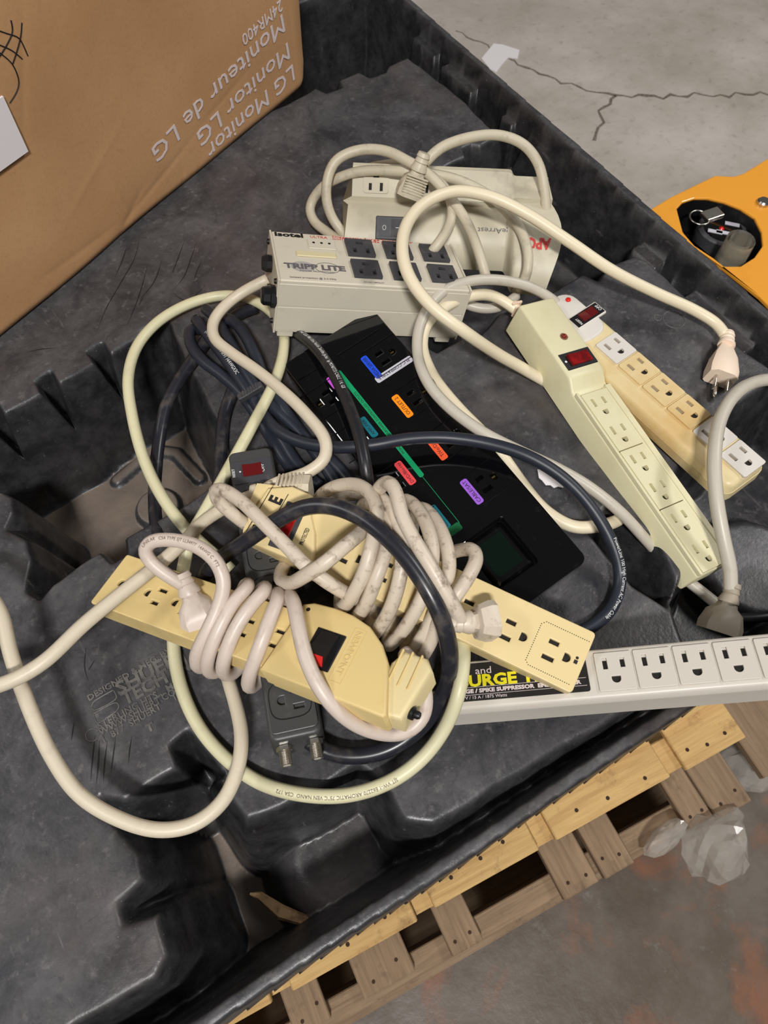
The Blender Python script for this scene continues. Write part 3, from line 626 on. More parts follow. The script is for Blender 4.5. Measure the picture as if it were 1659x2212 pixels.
# ------------------------------------------------------------------ ivory strip with raised switch housing
def mark(o, label): o['label'] = label; return o
def poly_len(a, b, n): return [a + (b-a)*i/n for i in range(n+1)]
def rocker(parent, x0, x1, y0, y1, z, m, axis='y', name='rocker_switch', lift=.0035):
    """a rocker with two slopes"""
    g = G(); 
    if axis == 'y':
        ym = (y0+y1)/2; vs = [(x0, y0, z), (x1, y0, z), (x1, y1, z), (x0, y1, z), (x0, y0, z+lift), (x1, y0, z+lift), (x1, ym, z+lift*.45), (x0, ym, z+lift*.45), (x1, y1, z+lift*.7), (x0, y1, z+lift*.7)]
        fs = [(0, 3, 2, 1), (0, 1, 5, 4), (4, 5, 6, 7), (7, 6, 8, 9), (9, 8, 2, 3), (0, 4, 7, 9, 3), (1, 2, 8, 6, 5)]
    else:
        xm = (x0+x1)/2; vs = [(x0, y0, z), (x1, y0, z), (x1, y1, z), (x0, y1, z), (x0, y0, z+lift), (x0, y1, z+lift), (xm, y1, z+lift*.45), (xm, y0, z+lift*.45), (x1, y1, z+lift*.7), (x1, y0, z+lift*.7)]
        fs = [(0, 3, 2, 1), (0, 4, 5, 3), (4, 7, 6, 5), (7, 9, 8, 6), (9, 1, 2, 8), (0, 1, 9, 7, 4), (3, 5, 6, 8, 2)]
    g.add(vs, fs); return g.build(name, m, parent)
IV = posed('power_strip', (.445, .3518, .0077), -98.75, 4.77, -10.93); tag(IV, 'clean ivory power strip with red rocker switch, lying across the yellowed one', 'power strip')
g = G()
prof = [(0, .036), (.096, .036), (.108, .0306), (.317, .0306)]
b = bmesh.new(); wl_, wr_ = -.0223, .0223
def strip_loft(g, prof, y0, y1, bev, flare=.0016):
    b = bmesh.new(); rows = []
    for x, z in prof: rows.append([b.verts.new((x, y0 - flare, 0)), b.verts.new((x, y1 + flare, 0)), b.verts.new((x, y1, z)), b.verts.new((x, y0, z))])
    for i in range(len(rows)-1):
        for k in range(4): b.faces.new((rows[i][k], rows[i][(k+1) % 4], rows[i+1][(k+1) % 4], rows[i+1][k]))
    b.faces.new(rows[0]); b.faces.new(rows[-1][::-1]); bmesh.ops.recalc_face_normals(b, faces=b.faces[:])
    if bev: bmesh.ops.bevel(b, geom=[e for e in b.edges if max(v.co.z for v in e.verts) > .001], offset=bev, segments=3, profile=.5, affect='EDGES', clamp_overlap=True)
    return g.bm(b)
def scoop(parent, g, name, m, holes, x0, x1, y0, y1, ztop, depth, bev=.0003):
    pass
# the outlet recess is left open in the body and filled with three moulded outlet plates
strip_loft(g, [(0, .036), (.096, .036), (.109, .0265), (.317, .0265)], wl_, wr_, .0028); g.build('body', M_['ivory'], IV, smooth=True, angle=35)
for xa, xb in ((.1155, .1825), (.1835, .2485), (.2495, .3155)):
    pit = (xb-xa)/2; hs = []
    for k in range(2): hs += outlet_holes(xa + pit*(k + .5) + .001, -.004, (1, 0))
    v, f = plate_geo(rrect(xa, xb, -.0185, .0112, .0006, 2), hs, .0264, .0312, .0002)
    gg = G(); gg.add(v, f); o = gg.build('outlet_plate', M_['ivory'], IV)
    for k in range(2):
        gd = G(); gd.prism(rect(xa + pit*(k + .5) + .0078, -.004, .0066, .0060), .0263, .0268); gd.build('earth_socket', M_['hole'], o)
gg = G(); gg.box(.1155, .3155, .0119, .0146, .0262, .0302); gg.build('cover_edge', M_['ivory'], IV)
gg = G(); gg.box(.112, .3165, .0150, .0216, .0260, .0312, .0006, 1); gg.build('side_lip', M_['ivory'], IV)
gg = G(); gg.box(.112, .3165, -.0220, -.0192, .0260, .0312, .0006, 1); gg.build('side_lip', M_['ivory'], IV)
gg = G(); gg.box(.0685, .0885, -.0185, .0200, .0355, .0368, .0006, 1); sw = gg.build('switch_bezel', M_['black'], IV)
rocker(sw, .0725, .0850, -.0110, .0140, .0366, M_['red'], 'y'); gg = G(); gg.cyl((.0785, -.0152, .0366), (.0785, -.0152, .0370), .0013, n=12); gg.build('on_dot', M_['ink_white'], sw)
gg = G(); gg.lathe([(.0355, .0042), (.0368, .0042), (.0368, .0034)], Matrix.Translation((.050, .002, 0)) @ Matrix(((0, 0, 1, 0), (0, 1, 0, 0), (1, 0, 0, 0), (0, 0, 0, 1))), 16); gg.build('lamp_ring', mat('ring_brown', rgb(120, 84, 62), .4), IV)
gg = G(); gg.lathe([(.0362, .0030), (.0382, .0026), (.0392, .0012)], Matrix.Translation((.050, .002, 0)) @ Matrix(((0, 0, 1, 0), (0, 1, 0, 0), (1, 0, 0, 0), (0, 0, 0, 1))), 14); gg.build('indicator_lamp', M_['led_amber'], IV, smooth=True)
# strain relief and cord
gg = G()
for k in range(3): gg.box(-.0035 - .0065*k, -.0005 - .0065*k, -.014, -.001, .007, .021, .001, 1)
gg.box(-.020, .002, -.0105, -.0045, .010, .018, .001, 1); gg.build('strain_relief', mat('peach_plastic', rgb(222, 196, 172), .5), IV)
cord('cord', [(1118, 672, .022), (1095, 655, .026), (1060, 638, .032), (1015, 640, .04), (960, 664, .042), (922, 700, .038), (912, 750, .034), (935, 812, .034), (990, 882, .034), (1045, 938, .030), (1085, 985, .022), (1130, 1048, .014), (1180, 1105, .008), (1240, 1138, .006), (1300, 1135, .006), (1340, 1120, -.006), (1362, 1085, -.014), (1300, 950, -.012), (1215, 850, -.002), (1140, 802, .014), (1080, 768, .042), (1000, 714, .085), (930, 660, .100), (886, 602, .108), (869, 545, .112), (880, 482, .112), (920, 437, .110), (985, 413, .106), (1060, 425, .100), (1140, 463, .090), (1230, 522, .074), (1320, 583, .054), (1420, 634, .034), (1500, 670, .022), (1548, 700, .016), (1566, 724, .014)], .0060, C['ivory1'], IV)
plug(IV, (1570, 738, .014), (1557, 818, .013), mat('plug_peach', rgb(240, 218, 196), .5), w=.029, hgt=.024, up=(-.25, -.35, 1))

# ------------------------------------------------------------------ yellowed strip with six single outlets
I2 = posed('power_strip', (.4833, .3345, -.0009), -90.71, -2.89, 5.39); tag(I2, 'yellowed off white power strip half hidden beneath the ivory one, tiny red lamp', 'power strip')
g = G(); W2 = .0264
def stadium(x0, x1, hw, r0, r1, n=8):
    out = []
    for i in range(n+1): a = math.radians(90 + 180*i/n); out.append((x0 + r0 + r0*math.cos(a), (hw)*math.sin(a)))
    for i in range(5): a = math.radians(-90 + 90*i/4); out.append((x1 - r1 + r1*math.cos(a), -hw + r1 + r1*math.sin(a)))
    for i in range(5): a = math.radians(90*i/4); out.append((x1 - r1 + r1*math.cos(a), hw - r1 + r1*math.sin(a)))
    return out
g.prism(stadium(-.022, .256, W2, .024, .010), 0, .012, 0); g.build('base', M_['ivory_old'], I2)
g = G(); g.prism(stadium(-.021, .2555, W2 - .0004, .024, .010), .0126, .0238, .0045, 3, top=stadium(-.018, .2535, W2 - .003, .022, .009)); g.build('cover', M_['ivory_old'], I2, smooth=True, angle=40)
g = G(); g.prism(stadium(-.0205, .254, W2 - .0014, .023, .009), .0115, .013); g.build('seam', M_['hole'], I2)
g = G(); g.prism(rrect(-.016, .050, -.020, .021, .015, 6), .0236, .0262, .0022, 3); g.build('head_cover', M_['outlet_white'], I2, smooth=True, angle=40)
for k in range(6):
    cx = .0735 + .0331*k; hs = outlet_holes(cx, .0075, (1, 0))
    v, f = plate_geo(rrect(cx - .0155, cx + .0155, -.0065, .0205, .0018, 3), hs, .0237, .0262, .0003); gg = G(); gg.add(v, f)
    o = gg.build('outlet_plate', M_['outlet_white'] if k in (0, 4, 5) else M_['ivory_old'], I2)
    if k in (0, 4, 5): o['label'] = 'whiter outlet plate'
    gd = G(); gd.prism(rect(cx - .006, .0075, .010, .018), .0236, .0239); gd.build('slot_floor', mat('slot_grey', rgb(150, 138, 122), .6), o)
    gd = G(); gd.prism(rect(cx + .0068, .0075, .0066, .0060), .0236, .02395); gd.build('earth_socket', M_['hole'], o)
gg = G(); gg.box(.0155, .0335, -.0065, .0312, .0240, .0275, .0012, 2); sw = gg.build('switch_bezel', M_['outlet_white'], I2)
gg = G(); gg.box(.0170, .0320, -.0055, .0300, .0272, .0280, .0004, 1); gg.build('switch_plate', M_['black'], sw)
rocker(sw, .0195, .0300, .0035, .0225, .0279, M_['dark_red'], 'y', lift=.0025)
text('printed_lettering', 'OFF', .005, (.0225, .0300, .0296), (1, 0, 0), (0, 1, 0), M_['ink_white'], sw, align='CENTER') if False else text('printed_lettering', 'OFF', .0048, (.0290, .0290, .0281), (-1, 0, 0), (0, -1, 0), M_['ink_white'], sw)
text('printed_lettering', 'RESET', .0036, (.0312, .0010, .0281), (-1, 0, 0), (0, -1, 0), M_['ink_white'], sw)
gg = G(); p = (-.004, .012); gg.lathe([(.0258, .0030), (.0275, .0026), (.0283, .0012)], Matrix.Translation((p[0], p[1], 0)) @ Matrix(((0, 0, 1, 0), (0, 1, 0, 0), (1, 0, 0, 0), (0, 0, 0, 1))), 14); gg.build('indicator_lamp', M_['led'], I2, smooth=True)
cord('cord', [(1215, 668, .014), (1195, 648, .024), (1150, 622, .036), (1095, 607, .046), (1030, 605, .054), (970, 622, .056), (928, 660, .056), (905, 710, .052), (903, 770, .050), (925, 828, .050), (970, 880, .050), (1040, 932, .048), (1120, 973, .044), (1200, 1010, .038), (1270, 1050, .030), (1340, 1106, .018), (1390, 1160, -.004), (1450, 1225, -.03), (1500, 1266, -.036), (1545, 1302, -.036), (1580, 1330, -.04)], .0054, C['grey'], I2)

# ------------------------------------------------------------------ cream metal surge suppressor with six black outlets
IS = posed('surge_suppressor', (.2269, .5055, .0321), -26.59, 12.21, -10.35); tag(IS, 'cream metal surge suppressor with six black outlets and oval logo', 'surge suppressor')
LX, HY, HZ = .194, .042, .060
g = G(); g.box(.0012, LX - .0012, -HY, HY, 0, HZ, .0012, 1)
g.box(.0012, LX - .0012, -HY - .0006, -HY + .001, .0315, HZ - .004, .0004, 1); g.box(.0012, LX - .0012, -HY - .0006, -HY + .001, .003, .0302, .0004, 1); g.build('housing', M_['isobar'], IS, smooth=True, angle=30)
for x0, x1 in ((-.0006, .0014), (LX - .0014, LX + .0006)):
    g = G(); g.box(x0, x1, -HY - .0008, HY + .0008, -.0005, HZ + .0008, .0004, 1); g.build('end_plate', M_['isobar'], IS)
for y, z in ((-.034, .053), (.034, .053), (-.034, .008), (.034, .008)):
    g = G(); g.cyl((-.0004, y, z), (-.003, y, z), .0030, .0022, 12); g.build('screw', M_['black'], IS, smooth=True, angle=40)
g = G(); g.cyl((0, -.012, .030), (-.006, -.012, .030), .0045, n=14); g.build('reset_button', M_['steel'], IS, smooth=True, angle=40)
g = G(); g.lathe([(-.014, .0070), (-.012, .0088), (-.006, .0092), (-.005, .0110), (0, .0110)], Matrix.Translation((0, -.034, .036)), 8); g.build('cord_gland', M_['black'], IS)
g = G(); g.lathe([(-.010, .0066), (-.006, .0085), (0, .0085)], Matrix.Translation((0, .006, .046)), 8); g.build('cord_gland', M_['black'], IS)
for xa in (.004, LX - .022):
    g = G(); g.box(xa, xa + .016, -HY + .001, -HY + .010, -.006, .001, .0008, 1); g.build('foot', M_['isobar'], IS)
for i in range(3):
    for j in range(2):
        cx = .089 + .040*i; cy = .0195 - .037*j; v, f = plate_geo(rrect(cx - .0142, cx + .0142, cy - .0145, cy + .0145, .001, 2), outlet_holes(cx, cy, (0, 1), 1.05), HZ, HZ + .0032, .0003); gg = G(); gg.add(v, f); o = gg.build('outlet', M_['grey_black'], IS)
        gd = G(); gd.prism(rect(cx, cy, .022, .022), HZ - .0002, HZ + .0004); gd.build('socket_floor', M_['hole'], o)
g = G(); g.box(.036, .064, .014, .031, HZ, HZ + .0012, .0008, 1); o = g.build('phone_jack', M_['isobar'], IS)
for k in range(3):
    gg = G(); gg.cyl((.042 + .008*k, .024, HZ + .0010), (.042 + .008*k, .024, HZ + .0016), .0014, n=10); gg.build('jack_hole', M_['hole'], o)
g = G(); g.box(.022, .062, -.001, .008, HZ, HZ + .0016, .0007, 1); g.build('indicator_window', mat('window_cream', rgb(212, 200, 160), .4), IS)
def iso_t(s, x, y, size, m, x1=None, bold=0.):
    v, f = text_geo(s, size, 1., .0001, 'LEFT', bold); text('printed_lettering', s, size, (x, y, HZ + .0001), (1, 0, 0), (0, 1, 0), m, IS, sx=1 if x1 is None else (x1-x)/v[:, 0].max(), extrude=.0001, bold=bold)
iso_t('isotel', .004, .0335, .010, M_['ink_black'], .033, .0004); iso_t('ULTRA', .040, .0345, .006, M_['ink_red'], .058)
iso_t('Diagnostic Surge Suppressor', .063, .0375, .0052, M_['ink_red'], .150); iso_t('with EMI/RFI Noise Filter', .063, .0340, .0040, M_['ink_red'], .128)
iso_t('TRIPP LITE', .008, -.0215, .0115, M_['ink_grey'], .068, .0005); iso_t('POWER PROTECTION', .022, -.0260, .0030, M_['ink_grey'], .056); iso_t('Isolated protection @ 3-4 MHz', .011, -.0375, .0034, M_['ink_grey'], .056)
g = G(); g.prism([(.026 + .012*math.cos(t), -.018 + .0088*math.sin(t)) for t in np.linspace(0, 2*math.pi, 28, endpoint=False)], HZ, HZ + .00012); g.build('logo_disc', mat('logo_grey', rgb(168, 162, 158), .6), IS)
g = G(); g.sweep([(.050 + .012*math.cos(t), -.018 + .0088*math.sin(t), HZ + .0001) for t in np.linspace(0, 2*math.pi, 33)], .0003, 5); g.build('logo_ring', M_['ink_grey'], IS)
iso_t('DO NOT OBSTRUCT', .083, -.0385, .0022, M_['ink_grey'])
cord('cord', [(578, 603, .066), (560, 612, .064), (530, 628, .058), (492, 655, .052), (462, 692, .050), (462, 728, .050), (500, 762, .052), (548, 795, .056), (605, 840, .062), (660, 893, .068), (703, 952, .070), (702, 990, .066), (665, 1020, .060), (615, 1037, .056), (575, 1055, .050), (560, 1085, .035)], .0056, C['isobar'], IS)

# ------------------------------------------------------------------ glossy black surge centre
MO_ = posed('surge_protector', (.2569, .4362, .0063), -90.36, 3.07, 7.88); tag(MO_, 'wide glossy black surge protector with coloured outlet labels', 'surge protector')
ML, MH, MZ = .3284, .0543, .0313
hs = []
RC = [(.054, .0345, 1), (.1085, .0335, 1), (.1635, .0325, 1), (.2185, .0315, 1), (.059, -.0425, -1), (.112, -.0425, -1), (.170, -.0425, -1), (.226, -.0425, -1)]
for cx, cy, s in RC: hs += outlet_holes(cx, cy, (0, s), .95)
hs.append(rrect(.2530, .3050, -.026, .019, .003, 3))
v, f = plate_geo(rrect(0, ML, -MH, MH, .007, 4), hs, MZ - .006, MZ, .0012); g = G(); g.add(v, f); g.build('top_panel', M_['gloss'], MO_)
g = G(); g.prism(rrect(.001, ML - .001, -MH + .001, MH - .001, .007, 4), .0, MZ - .0062, .001, 2, top=rrect(.0, ML, -MH, MH, .007, 4)); g.build('body', M_['gloss'], MO_)
g = G(); g.prism(rrect(.2545, .3035, -.0245, .0175, .003, 3), MZ - .0061, MZ - .0035, 0, top=rrect(.259, .299, -.020, .013, .003, 3)); g.build('display_window', M_['gloss'], MO_)
g = G(); g.prism(rrect(.2625, .2960, -.017, .010, .001, 2), MZ - .0036, MZ - .0032); g.build('display', mat('display_dark', rgb(8, 22, 16), .1), MO_)
for cx, cy, s in RC:
    for dx in (-.0165, .0165):
        g = G(); y0 = cy - .0165*1; g.box(cx + dx - .0004, cx + dx + .0004, cy - .019, cy + .019, MZ - .0002, MZ + .0009, .0003, 1); g.build('divider_rib', M_['gloss'], MO_)
    g = G(); g.box(cx - .0011, cx + .0005, cy + s*.0040, cy + s*.0078, MZ - .006, MZ - .0020); g.build('earth_contact', M_['brass'], MO_)
for y0, y1 in ((-.006, .045), (-.052, -.014)):
    g = G(); g.box(.0245, .0255, y0, y1, MZ - .0002, MZ + .0009, .0003, 1); g.build('divider_rib', M_['gloss'], MO_)
def mlab(x0, x1, y0, y1, m, s='', size=.0052, rot=0, ink='ink_black', r=.002):
    g = G(); g.prism(rrect(x0, x1, y0, y1, min(r, (y1-y0)*.45, (x1-x0)*.45), 3), MZ - .0001, MZ + .0003); o = g.build('label', M_[m], MO_)
    if s:
        v, f = text_geo(s, size, 1., .00008, 'CENTER'); w = v[:, 0].max() - v[:, 0].min(); L = (x1-x0 if rot == 0 else y1-y0)*.88
        sx = min(1., L/w) if w > L else 1.
        if rot == 0: org, xd, yd = ((x0+x1)/2, (y0+y1)/2 + size*.35, MZ + .0003), (-1, 0, 0), (0, -1, 0)
        else: org, xd, yd = ((x0+x1)/2 - size*.35, (y0+y1)/2, MZ + .0003), (0, -1, 0), (1, 0, 0)
        text('printed_lettering', s, size, org, xd, yd, M_[ink], o, sx=sx, align='CENTER', extrude=.00008)
mlab(.0415, .0712, .0105, .0175, 'lab_blue', 'MEDIA SERVER'); mlab(.0680, .0755, .0090, .0515, 'lab_white', 'PLC COMPATIBLE', .0046, 1)
mlab(.0955, .1235, .0095, .0170, 'lab_orange', 'OUTLET 2', .0050); mlab(.1500, .1785, .0090, .0165, 'lab_tomato', 'TiVo/DVR', .0050); mlab(.2045, .2325, .0085, .0160, 'lab_purple', 'CABLE/SAT', .0050)
mlab(.040, .180, -.0172, -.0122, 'lab_green', 'MONSTER GREENPOWER CONTROLLED OUTLETS', .0036); mlab(.0400, .0550, -.0290, -.0225, 'lab_magenta')
mlab(.0960, .1210, -.0290, -.0220, 'lab_teal', 'AMPLIFIER', .0042); mlab(.1540, .1810, -.0290, -.0215, 'lab_red', 'DVD/Blu-ray', .0046); mlab(.2080, .2340, -.0290, -.0220, 'lab_teal', 'RECEIVER-HDTV', .0044); mlab(.2340, .2420, -.0290, -.0150, 'lab_dgreen')
g = G(); g.box(.180, .236, -.0149, -.0145, MZ, MZ + .0002); g.box(.2356, .236, -.020, -.0145, MZ, MZ + .0002); g.build('printed_line', M_['lab_green'], MO_)
CB = C['black']; CN = C['navy']
_, Pb = cord('cord', [(628, 712, .014), (645, 722, .030), (682, 752, .050), (720, 806, .064), (755, 880, .074), (778, 950, .078), (790, 1010, .074), (796, 1055, .060), (800, 1085, .045)], .0056, CB, MO_)
cord_print(Pb, .03, 'AC Power Cable With Ultra-Flexible Duraflex Jacket  by MONSTER CABLE  1 ft. GB', .0048, .0056, M_['ink_white'], MO_, sx=.72, side=.25)
_, Pc = cord('cord', [(535, 845, .022), (565, 890, .022), (600, 930, .030), (650, 955, .036), (720, 966, .046), (800, 962, .052), (880, 948, .054), (960, 945, .054), (1050, 957, .055), (1140, 985, .056), (1220, 1035, .050), (1280, 1100, .040), (1325, 1180, .026), (1340, 1250, .012), (1322, 1312, .008), (1280, 1352, .008), (1225, 1378, .008)], .0058, CN, MO_)
cord_print(Pc, (1318, 1165, .030), 'PowerLine 100 High Current AC Power Cable', .0050, .0058, M_['ink_white'], MO_, sx=.82, side=.35)
for i, q in enumerate(([(432, 712, .012), (412, 712, .018), (412, 742, .022), (436, 778, .022), (478, 810, .020), (520, 848, .018), (560, 905, .014), (597, 965, .012), (632, 1018, .010), (665, 1060, .010)],
    [(424, 690, .020), (440, 712, .024), (470, 752, .026), (503, 797, .026), (535, 845, .024), (575, 900, .018), (612, 955, .014), (645, 1008, .012), (690, 1050, .010)],
    [(445, 668, .020), (462, 682, .026), (485, 720, .030), (515, 772, .030), (551, 835, .026), (590, 880, .022), (640, 925, .018), (690, 990, .014), (730, 1050, .010)],
    [(470, 690, .024), (497, 690, .030), (524, 716, .032), (553, 772, .030), (572, 820, .026), (612, 880, .022), (670, 960, .014), (720, 1000, .012), (762, 1048, .010)],
    [(553, 664, .010), (518, 676, .012), (484, 704, .014), (446, 734, .014), (420, 772, .012), (390, 817, .006), (360, 873, .0), (344, 949, -.010), (336, 1025, -.014), (334, 1090, -.010), (340, 1150, -.004), (350, 1180, .0)],
    [(505, 838, .014), (498, 855, .012), (484, 898, .008), (477, 974, .008), (474, 1025, .008), (470, 1070, .008)])):
    o, Pq = cord('cord', q, .0060 if i < 4 else .0064, CN if i < 4 else C['black_gloss'], MO_)
    if i == 1: cord_print(Pq, .030, '(UL) SJT VW-1 E194791 14AWGX3C', .0052, .0060, M_['ink_white'], MO_, sx=.8, side=.1)
Mt, L = frame_px((522, 862, .026), (566, 836, .034)); g = G(); g.box(-.002, L + .002, -.0035, .0035, -.002, .006, .001, 1, M=Mt)
for k in range(7): g.box(.002 + k*L/8, .0035 + k*L/8, -.0030, .0030, .006, .0068, M=Mt)
g.build('cable_tie', M_['grey_black'], MO_, world=True)

# ------------------------------------------------------------------ rounded beige surge protector with rocker switch
AP = posed('surge_protector', (.365, .575, .0), -38, 0, 0); tag(AP, 'rounded grimy beige surge protector with grey rocker switch behind the cream suppressor', 'surge protector')
def apc_section(x):
    """outline of the half round body at x, front to back"""
    t = 1/(1 + math.exp(-(x - .186)/.0010)); fl = min(1, max(0, (x - .150)/.08))
    rf = .046*(1-t) + .074*t + .008*fl*t; zt = .043*(1-t) + .050*t; yb = .052 + .024*min(1, x/.22)
    pts = []
    for i in range(13):
        a = math.pi - (math.pi/2)*i/12; pts.append((rf*math.cos(a) + .004, zt*math.sin(a)))
    pts += [(.010, zt), (.0105, zt + .006), (.036, .068 - .008*t), (.041, .068 - .008*t), (yb, 0)]
    return pts
g = G(); xs_ = list(np.linspace(0, .15, 8)) + list(np.linspace(.154, .192, 28)) + list(np.linspace(.195, .226, 6)); vs = []; fs = []; npt = len(apc_section(0))
for k, x in enumerate(xs_):
    for i, (y, z) in enumerate(apc_section(x)):
        xx = x + (.014*math.sin(max(0, min(1, (-y + .02)/.1))*math.pi) if k == len(xs_)-1 else 0) + (.010 if k == 0 and y > .0101 and z > .03 else 0) + (.006*(z/.043) if k == 0 and y < .01 else 0)
        vs.append((xx, y, z))
for k in range(len(xs_)-1):
    for i in range(npt): fs.append((k*npt+i, k*npt+(i+1) % npt, (k+1)*npt+(i+1) % npt, (k+1)*npt+i))
fs += [tuple(range(npt))[::-1], tuple(range((len(xs_)-1)*npt, len(xs_)*npt))]
g.add(vs, fs); g.build('body', M_['apc'], AP, smooth=True, angle=32)
# outlets on the sloped back face
sl = np.array([0, .0255, .019]); sl /= np.linalg.norm(sl); nz = np.cross([1, 0, 0], sl)
Mb = Matrix(((1, 0, 0, 0), (0, sl[1], nz[1], .0233), (0, sl[2], nz[2], .0586), (0, 0, 0, 1)))
for k in range(2):
    cx = .036 + .05*k; v, f = plate_geo(rrect(cx - .014, cx + .014, -.0125, .0125, .003, 3), outlet_holes(cx, 0, (0, 1), .95), 0, .0016, .0003)
    gg = G(); gg.add([(Mb @ Vector(p))[:] for p in v], f); o = gg.build('outlet_plate', M_['apc'], AP); gd = G(); gd.prism(rect(cx, 0, .020, .020), -.0003, .0003, M=Mb); gd.build('socket_floor', M_['hole'], o)
a = math.radians(45); Ms = Matrix.Translation((.055, .004 - .047*math.cos(math.radians(55)), .0440*math.sin(math.radians(55)))) @ Matrix.Rotation(math.radians(36), 4, 'X')
g = G(); g.box(-.017, .017, -.0125, .0125, -.002, .0025, .001, 1, M=Ms); sw = g.build('switch_bezel', M_['grey_black'], AP)
g = G(); g.add([(Ms @ Vector(p))[:] for p in ((-.0135, -.009, .0024), (.0135, -.009, .0024), (.0135, .009, .0024), (-.0135, .009, .0024), (-.0135, -.009, .0030), (-.0135, .009, .0030), (0, .009, .0036), (0, -.009, .0036), (.0135, .009, .0062), (.0135, -.009, .0062))], [(0, 3, 2, 1), (0, 4, 5, 3), (4, 7, 6, 5), (7, 9, 8, 6), (9, 1, 2, 8), (0, 1, 9, 7, 4), (3, 5, 6, 8, 2)]); rk = g.build('rocker_switch', M_['grey_black'], sw)
g = G(); g.sweep([(Ms @ Vector((-.0075 + .0018*math.cos(t), .0024*math.sin(t), .0036)))[:] for t in np.linspace(0, 2*math.pi, 17)], .0003, 5); g.box(.0050, .0090, -.0003, .0003, .0046, .0052, M=Ms); g.build('switch_mark', M_['ink_white'], sw)
g = G(); g.cyl((-.0006, -.004, .026), (.001, -.004, .026), .0045, n=14); g.build('keyhole', M_['hole'], AP)
def apc_txt(s, size, x, zdeg, m, bold=0.):
    v, f = text_geo(s, size, 1., 0., 'LEFT', bold); out = []
    R_ = .0800
    for px_, py_, pz_ in v:
        X_ = x - px_; an = math.radians(zdeg) + (py_/.06); sec = apc_section(X_); rf = -(sec[0][0] - .004); zt = sec[12][1]
        out.append((X_, .004 - (rf + .0006)*math.cos(an), (zt + .0006)*math.sin(an)))
    # upside down for the viewer
    g = G(); g.add(out, f); return g.build('printed_lettering', m, AP)
def apc_txt2(s, size, x, zdeg, m, bold=0.):
    v, f = text_geo(s, size, 1., 0., 'LEFT', bold); out = []
    for px_, py_, pz_ in v:
        X_ = x - px_; an = math.radians(zdeg) - (py_/.055); sec = apc_section(.15 if x < .21 else .22); rf = -(sec[0][0] - .004); zt = sec[12][1]
        out.append((X_, .004 - (rf + .0006)*math.cos(an), (zt + .0006)*math.sin(an)))
    g = G(); g.add(out, f); return g.build('printed_lettering', m, AP)
apc_txt2('APC', .013, .2275, 60, M_['ink_red'], .0005); apc_txt2('SurgeArrest', .0100, .199, 62, M_['ink_grey'])
CA = C['apc']; ra = .0055
cord('cord', [(760, 540, .020), (740, 525, .020), (709, 503, .018), (678, 478, .020), (669, 450, .026), (680, 424, .036), (699, 402, .048), (728, 386, .058), (768, 372, .066), (822, 368, .072), (880, 372, .076), (930, 376, .078), (972, 384, .074), (1016, 400, .066), (1058, 424, .060), (1095, 457, .056), (1126, 500, .050), (1141, 552, .042), (1138, 592, .030), (1125, 618, .016), (1115, 632, .006)], ra, CA, AP)
cord('cord', [(770, 540, .022), (745, 508, .024), (718, 472, .036), (705, 432, .052), (707, 388, .068), (722, 351, .080), (752, 331, .086), (795, 322, .090), (840, 328, .092), (876, 346, .092), (905, 362, .090), (934, 384, .086), (972, 427, .076), (1005, 474, .068), (1027, 524, .060), (1042, 570, .050), (1050, 600, .040)], ra, CA, AP)
cord('cord', [(918, 352, .096), (936, 332, .102), (958, 316, .106), (1014, 297, .108), (1078, 292, .106), (1132, 313, .098), (1164, 356, .082), (1177, 419, .060), (1180, 470, .040), (1178, 510, .020), (1172, 545, .008)], ra, CA, AP)
cord('cord', [(930, 380, .080), (952, 396, .078), (972, 427, .072), (977, 461, .066), (964, 502, .062), (944, 530, .056), (925, 555, .045)], ra, CA, AP)
cord('cord', [(800, 362, .050), (835, 356, .058), (870, 354, .062), (905, 358, .064)], ra, CA, AP)
cord('cord', [(985, 640, .010), (1005, 656, .008), (1035, 666, .006), (1068, 666, .006), (1095, 655, .008), (1115, 640, .006)], ra, C['grey'], AP)
plug(AP, (908, 356, .098), (884, 424, .070), CA, w=.029, hgt=.024, up=(.15, -.35, 1), prongs=False, ribs=True)

# ------------------------------------------------------------------ white strip with label along the near rim
WH = posed('power_strip', (.1386, .0805, .008), -33.29, -12.08, -5.65); tag(WH, 'long white power strip with black and yellow label resting on the near rim', 'power strip')
WL, WW, WZ = .4683, .0196, .0344
g = G(); b = bmesh.new(); rows = []
for x in (0, WL): rows.append([b.verts.new((x, y, z)) for y, z in ((-WW - .0015, 0), (WW + .0015, 0), (WW + .0015, .024), (WW - .001, .0314), (-WW + .001, .0314), (-WW - .0015, .024))])
for k in range(6): b.faces.new((rows[0][k], rows[0][(k+1) % 6], rows[1][(k+1) % 6], rows[1][k]))
b.faces.new(rows[0][::-1]); b.faces.new(rows[1]); bmesh.ops.recalc_face_normals(b, faces=b.faces[:]); bmesh.ops.bevel(b, geom=[e for e in b.edges if min(v.co.z for v in e.verts) > .01], offset=.0022, segments=3, profile=.5, affect='EDGES', clamp_overlap=True); g.bm(b); g.build('body', M_['white'], WH, smooth=True, angle=35)
g = G(); g.prism(rrect(.004, .106, -.0135, .0165, .002, 3), .0313, .0318); lab = g.build('label_plate', M_['ink_black'], WH)
def wtx(s, x, y, size, m, x1, bold=0.): v, f = text_geo(s, size, 1., .0001, 'LEFT', bold); text('printed_lettering', s, size, (x, y, .0318), (1, 0, 0), (0, 1, 0), m, lab, sx=(x1-x)/v[:, 0].max(), extrude=.0001, bold=bold)
wtx('and', .0215, .0075, .0080, M_['ink_lilac'], .034); wtx('SURGE TRAP', .009, -.0020, .0125, M_['ink_yellow'], .092, .0005)
